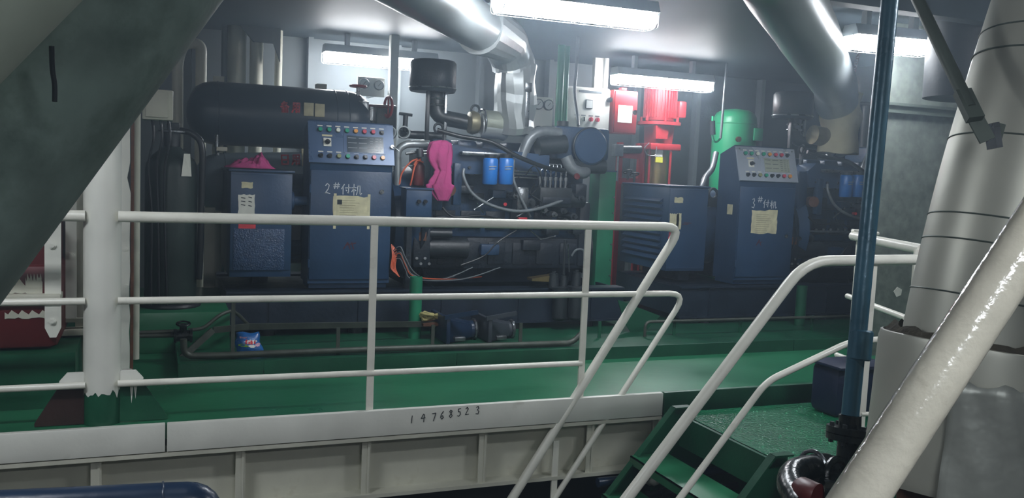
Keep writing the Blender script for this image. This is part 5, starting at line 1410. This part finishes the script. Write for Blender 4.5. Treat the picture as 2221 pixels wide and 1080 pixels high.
# ---------------------------------------------------------------- between cabinet 2 and its engine
a, b = at(880, 470, Y=6.5), at(938, 412, Y=6.5)
t = thing('sensor_box', 'small dark blue box with two knobs between cabinet 2 and its engine', 'box', ((a.x + b.x) / 2, 6.6, a.z))
G().box(a.x, b.x, 6.5, 6.66, a.z, b.z, .006).build('body', M['gen_blue'], t)
G().box(a.x + .04, a.x + .08, 6.6, 6.68, .353, a.z).build('stand', M['engine_dark'], t)
G().box(a.x - .01, b.x + .01, 6.49, 6.67, b.z, b.z + .012).build('lid', M['engine_blue'], t)
for u in (908, 922):
    c = at(u, 437, Y=6.5); k = G().cyl(c, c - V((0, .02, 0)), .015, n=14).build('knob', M['black_plastic'], t)
t = thing('coolant_pipe', 'bright bent coolant pipes with two open round ends above cabinet 2 flywheel', 'pipe', at(880, 350, Y=6.9))
G().tube([at(862, 402, Y=6.85), at(862, 325, Y=6.85), at(880, 312, Y=6.85), at(930, 312, Y=6.88)], .030, n=16, fil=.08).build('bent_pipe', M['duct_silver'], t)
for u in (856, 886):
    p = at(u, 288, Y=6.95); G().lathe([(.05, .0), (.05, .2), (.041, .2), (.041, .05), (.001, .05)], p + V((0, .12, 0)), (-.3, -1, 0), n=20).build('pipe_mouth', M['duct_silver'], t)
G().tube([at(866, 290, Y=7.05), at(960, 296, Y=7.05)], .035, n=14).build('header', M['black_iron'], t)
G().tube([at(878, 285, Y=6.95), at(880, 250, Y=6.95)], .02, n=10).tube([at(866, 246, Y=6.95), at(894, 250, Y=6.95)], .012, n=8).build('shut_off_cock', M['black_iron'], t)
p = at(907, 380, Y=6.75)
t = thing('spray_can', 'dark red canister with an orange hose beside the hanging cloth', 'canister', (p.x, 6.75, 1.0))
G().lathe([(.045, 0), (.05, .01), (.05, .15), (.03, .18), (.012, .19), (.012, .22)], (p.x, 6.75, at(907, 402, Y=6.75).z), n=20).build('can', M['dull_red'], t)
G().tube(spline([at(905, 345, Y=6.72), at(890, 352, Y=6.70), at(872, 375, Y=6.70), at(866, 400, Y=6.70)]), .0065, n=8).build('orange_hose', M['orange_wire'], t)
G().tube(spline([at(912, 345, Y=6.72), at(900, 360, Y=6.68), at(894, 385, Y=6.68), at(890, 402, Y=6.70)]), .0065, n=8).build('orange_hose', M['orange_wire'], t)
G().tube(spline([at(918, 352, Y=6.70), at(905, 348, Y=6.68), at(898, 358, Y=6.68)]), .0065, n=8).build('orange_hose', M['orange_wire'], t)
p = at(910, 330, Y=6.75); G().tube([at(880, 333, Y=6.75), at(918, 328, Y=6.75)], .012, n=8).cyl(at(910, 322, Y=6.72), at(912, 340, Y=6.72), .028, n=12).build('cock', M['steel'], t)
# wiring loom spilling out of cabinet 2
t = thing('wiring_loom', 'loose loom of orange and grey wires at the foot of cabinet 2', 'cable', at(870, 600, Y=6.6))
for i in range(4):
    u = 849 + i * 3
    G().tube(spline([at(u, 530 + 3 * i, Y=6.62), at(u + 2, 555, Y=6.58), at(u - 1, 580, Y=6.57), at(u + 8, 592 + i * 3, Y=6.55)]), .005, n=6).build('orange_wire', M['orange_wire'], t)
for i, (m_, k) in enumerate((('hose_grey', 0), ('rubber', 6), ('hose_grey', 12), ('orange_wire', 15), ('rubber', 22), ('hose_grey', 26))):
    G().tube(spline([at(852, 545 + k * .8, Y=6.6), at(868, 535 + k, Y=6.55), at(880, 560 + k, Y=6.53), at(898, 590 + k * .6, Y=6.53), at(930 + i * 14, 606, Y=6.56), at(985 + i * 20, 600 - (i % 3) * 10, Y=6.62)]), .0045, n=6).build('wire', M[m_], t)
# coil of rope on the bed
p = at(928, 690, Y=6.3)
t = thing('rope_scrap', 'scrap of tangled yellowish rope beside the green pipe post', 'rope', (p.x, 6.3, p.z))
for i in range(5):
    G().tube(spline([p + V((random.uniform(-.07, .08), random.uniform(-.04, .04), random.uniform(-.01, .04))) for _ in range(7)], 4), .011, n=6).build('strand', M['rope'], t)
G().box(p.x - .05, p.x + .16, 6.24, 6.38, p.z - .05, p.z - .03).build('carrier_plate', M['rust'], t)
# ================================================================ bluish haze added for the lamp glow
hz = bpy.data.materials.new('haze'); hz.use_nodes = True
nt = hz.node_tree; nt.nodes.clear()
out = nt.nodes.new('ShaderNodeOutputMaterial'); vs_ = nt.nodes.new('ShaderNodeVolumeScatter')
vs_.inputs['Color'].default_value = (0.66, 0.83, 1.0, 1);  vs_.inputs['Anisotropy'].default_value = 0.45
ge = nt.nodes.new('ShaderNodeNewGeometry'); sx = nt.nodes.new('ShaderNodeSeparateXYZ'); mr = nt.nodes.new('ShaderNodeMapRange')
nt.links.new(ge.outputs['Position'], sx.inputs[0]); nt.links.new(sx.outputs['Z'], mr.inputs['Value'])
# denser upward, standing in for the lens flare round the lamps
mr.inputs['From Min'].default_value = 0.7; mr.inputs['From Max'].default_value = 2.4
mr.inputs['To Min'].default_value = HAZE * .35; mr.inputs['To Max'].default_value = HAZE * 1.9
nt.links.new(mr.outputs['Result'], vs_.inputs['Density'])
nt.links.new(vs_.outputs[0], out.inputs['Volume'])
o = G().box(-6.5, 13, -4, 10, -1.3, 3.0).build('haze', hz, None, 'thin bluish haze added for the lamp glow in the room', 'haze', kind='stuff', smooth=False)
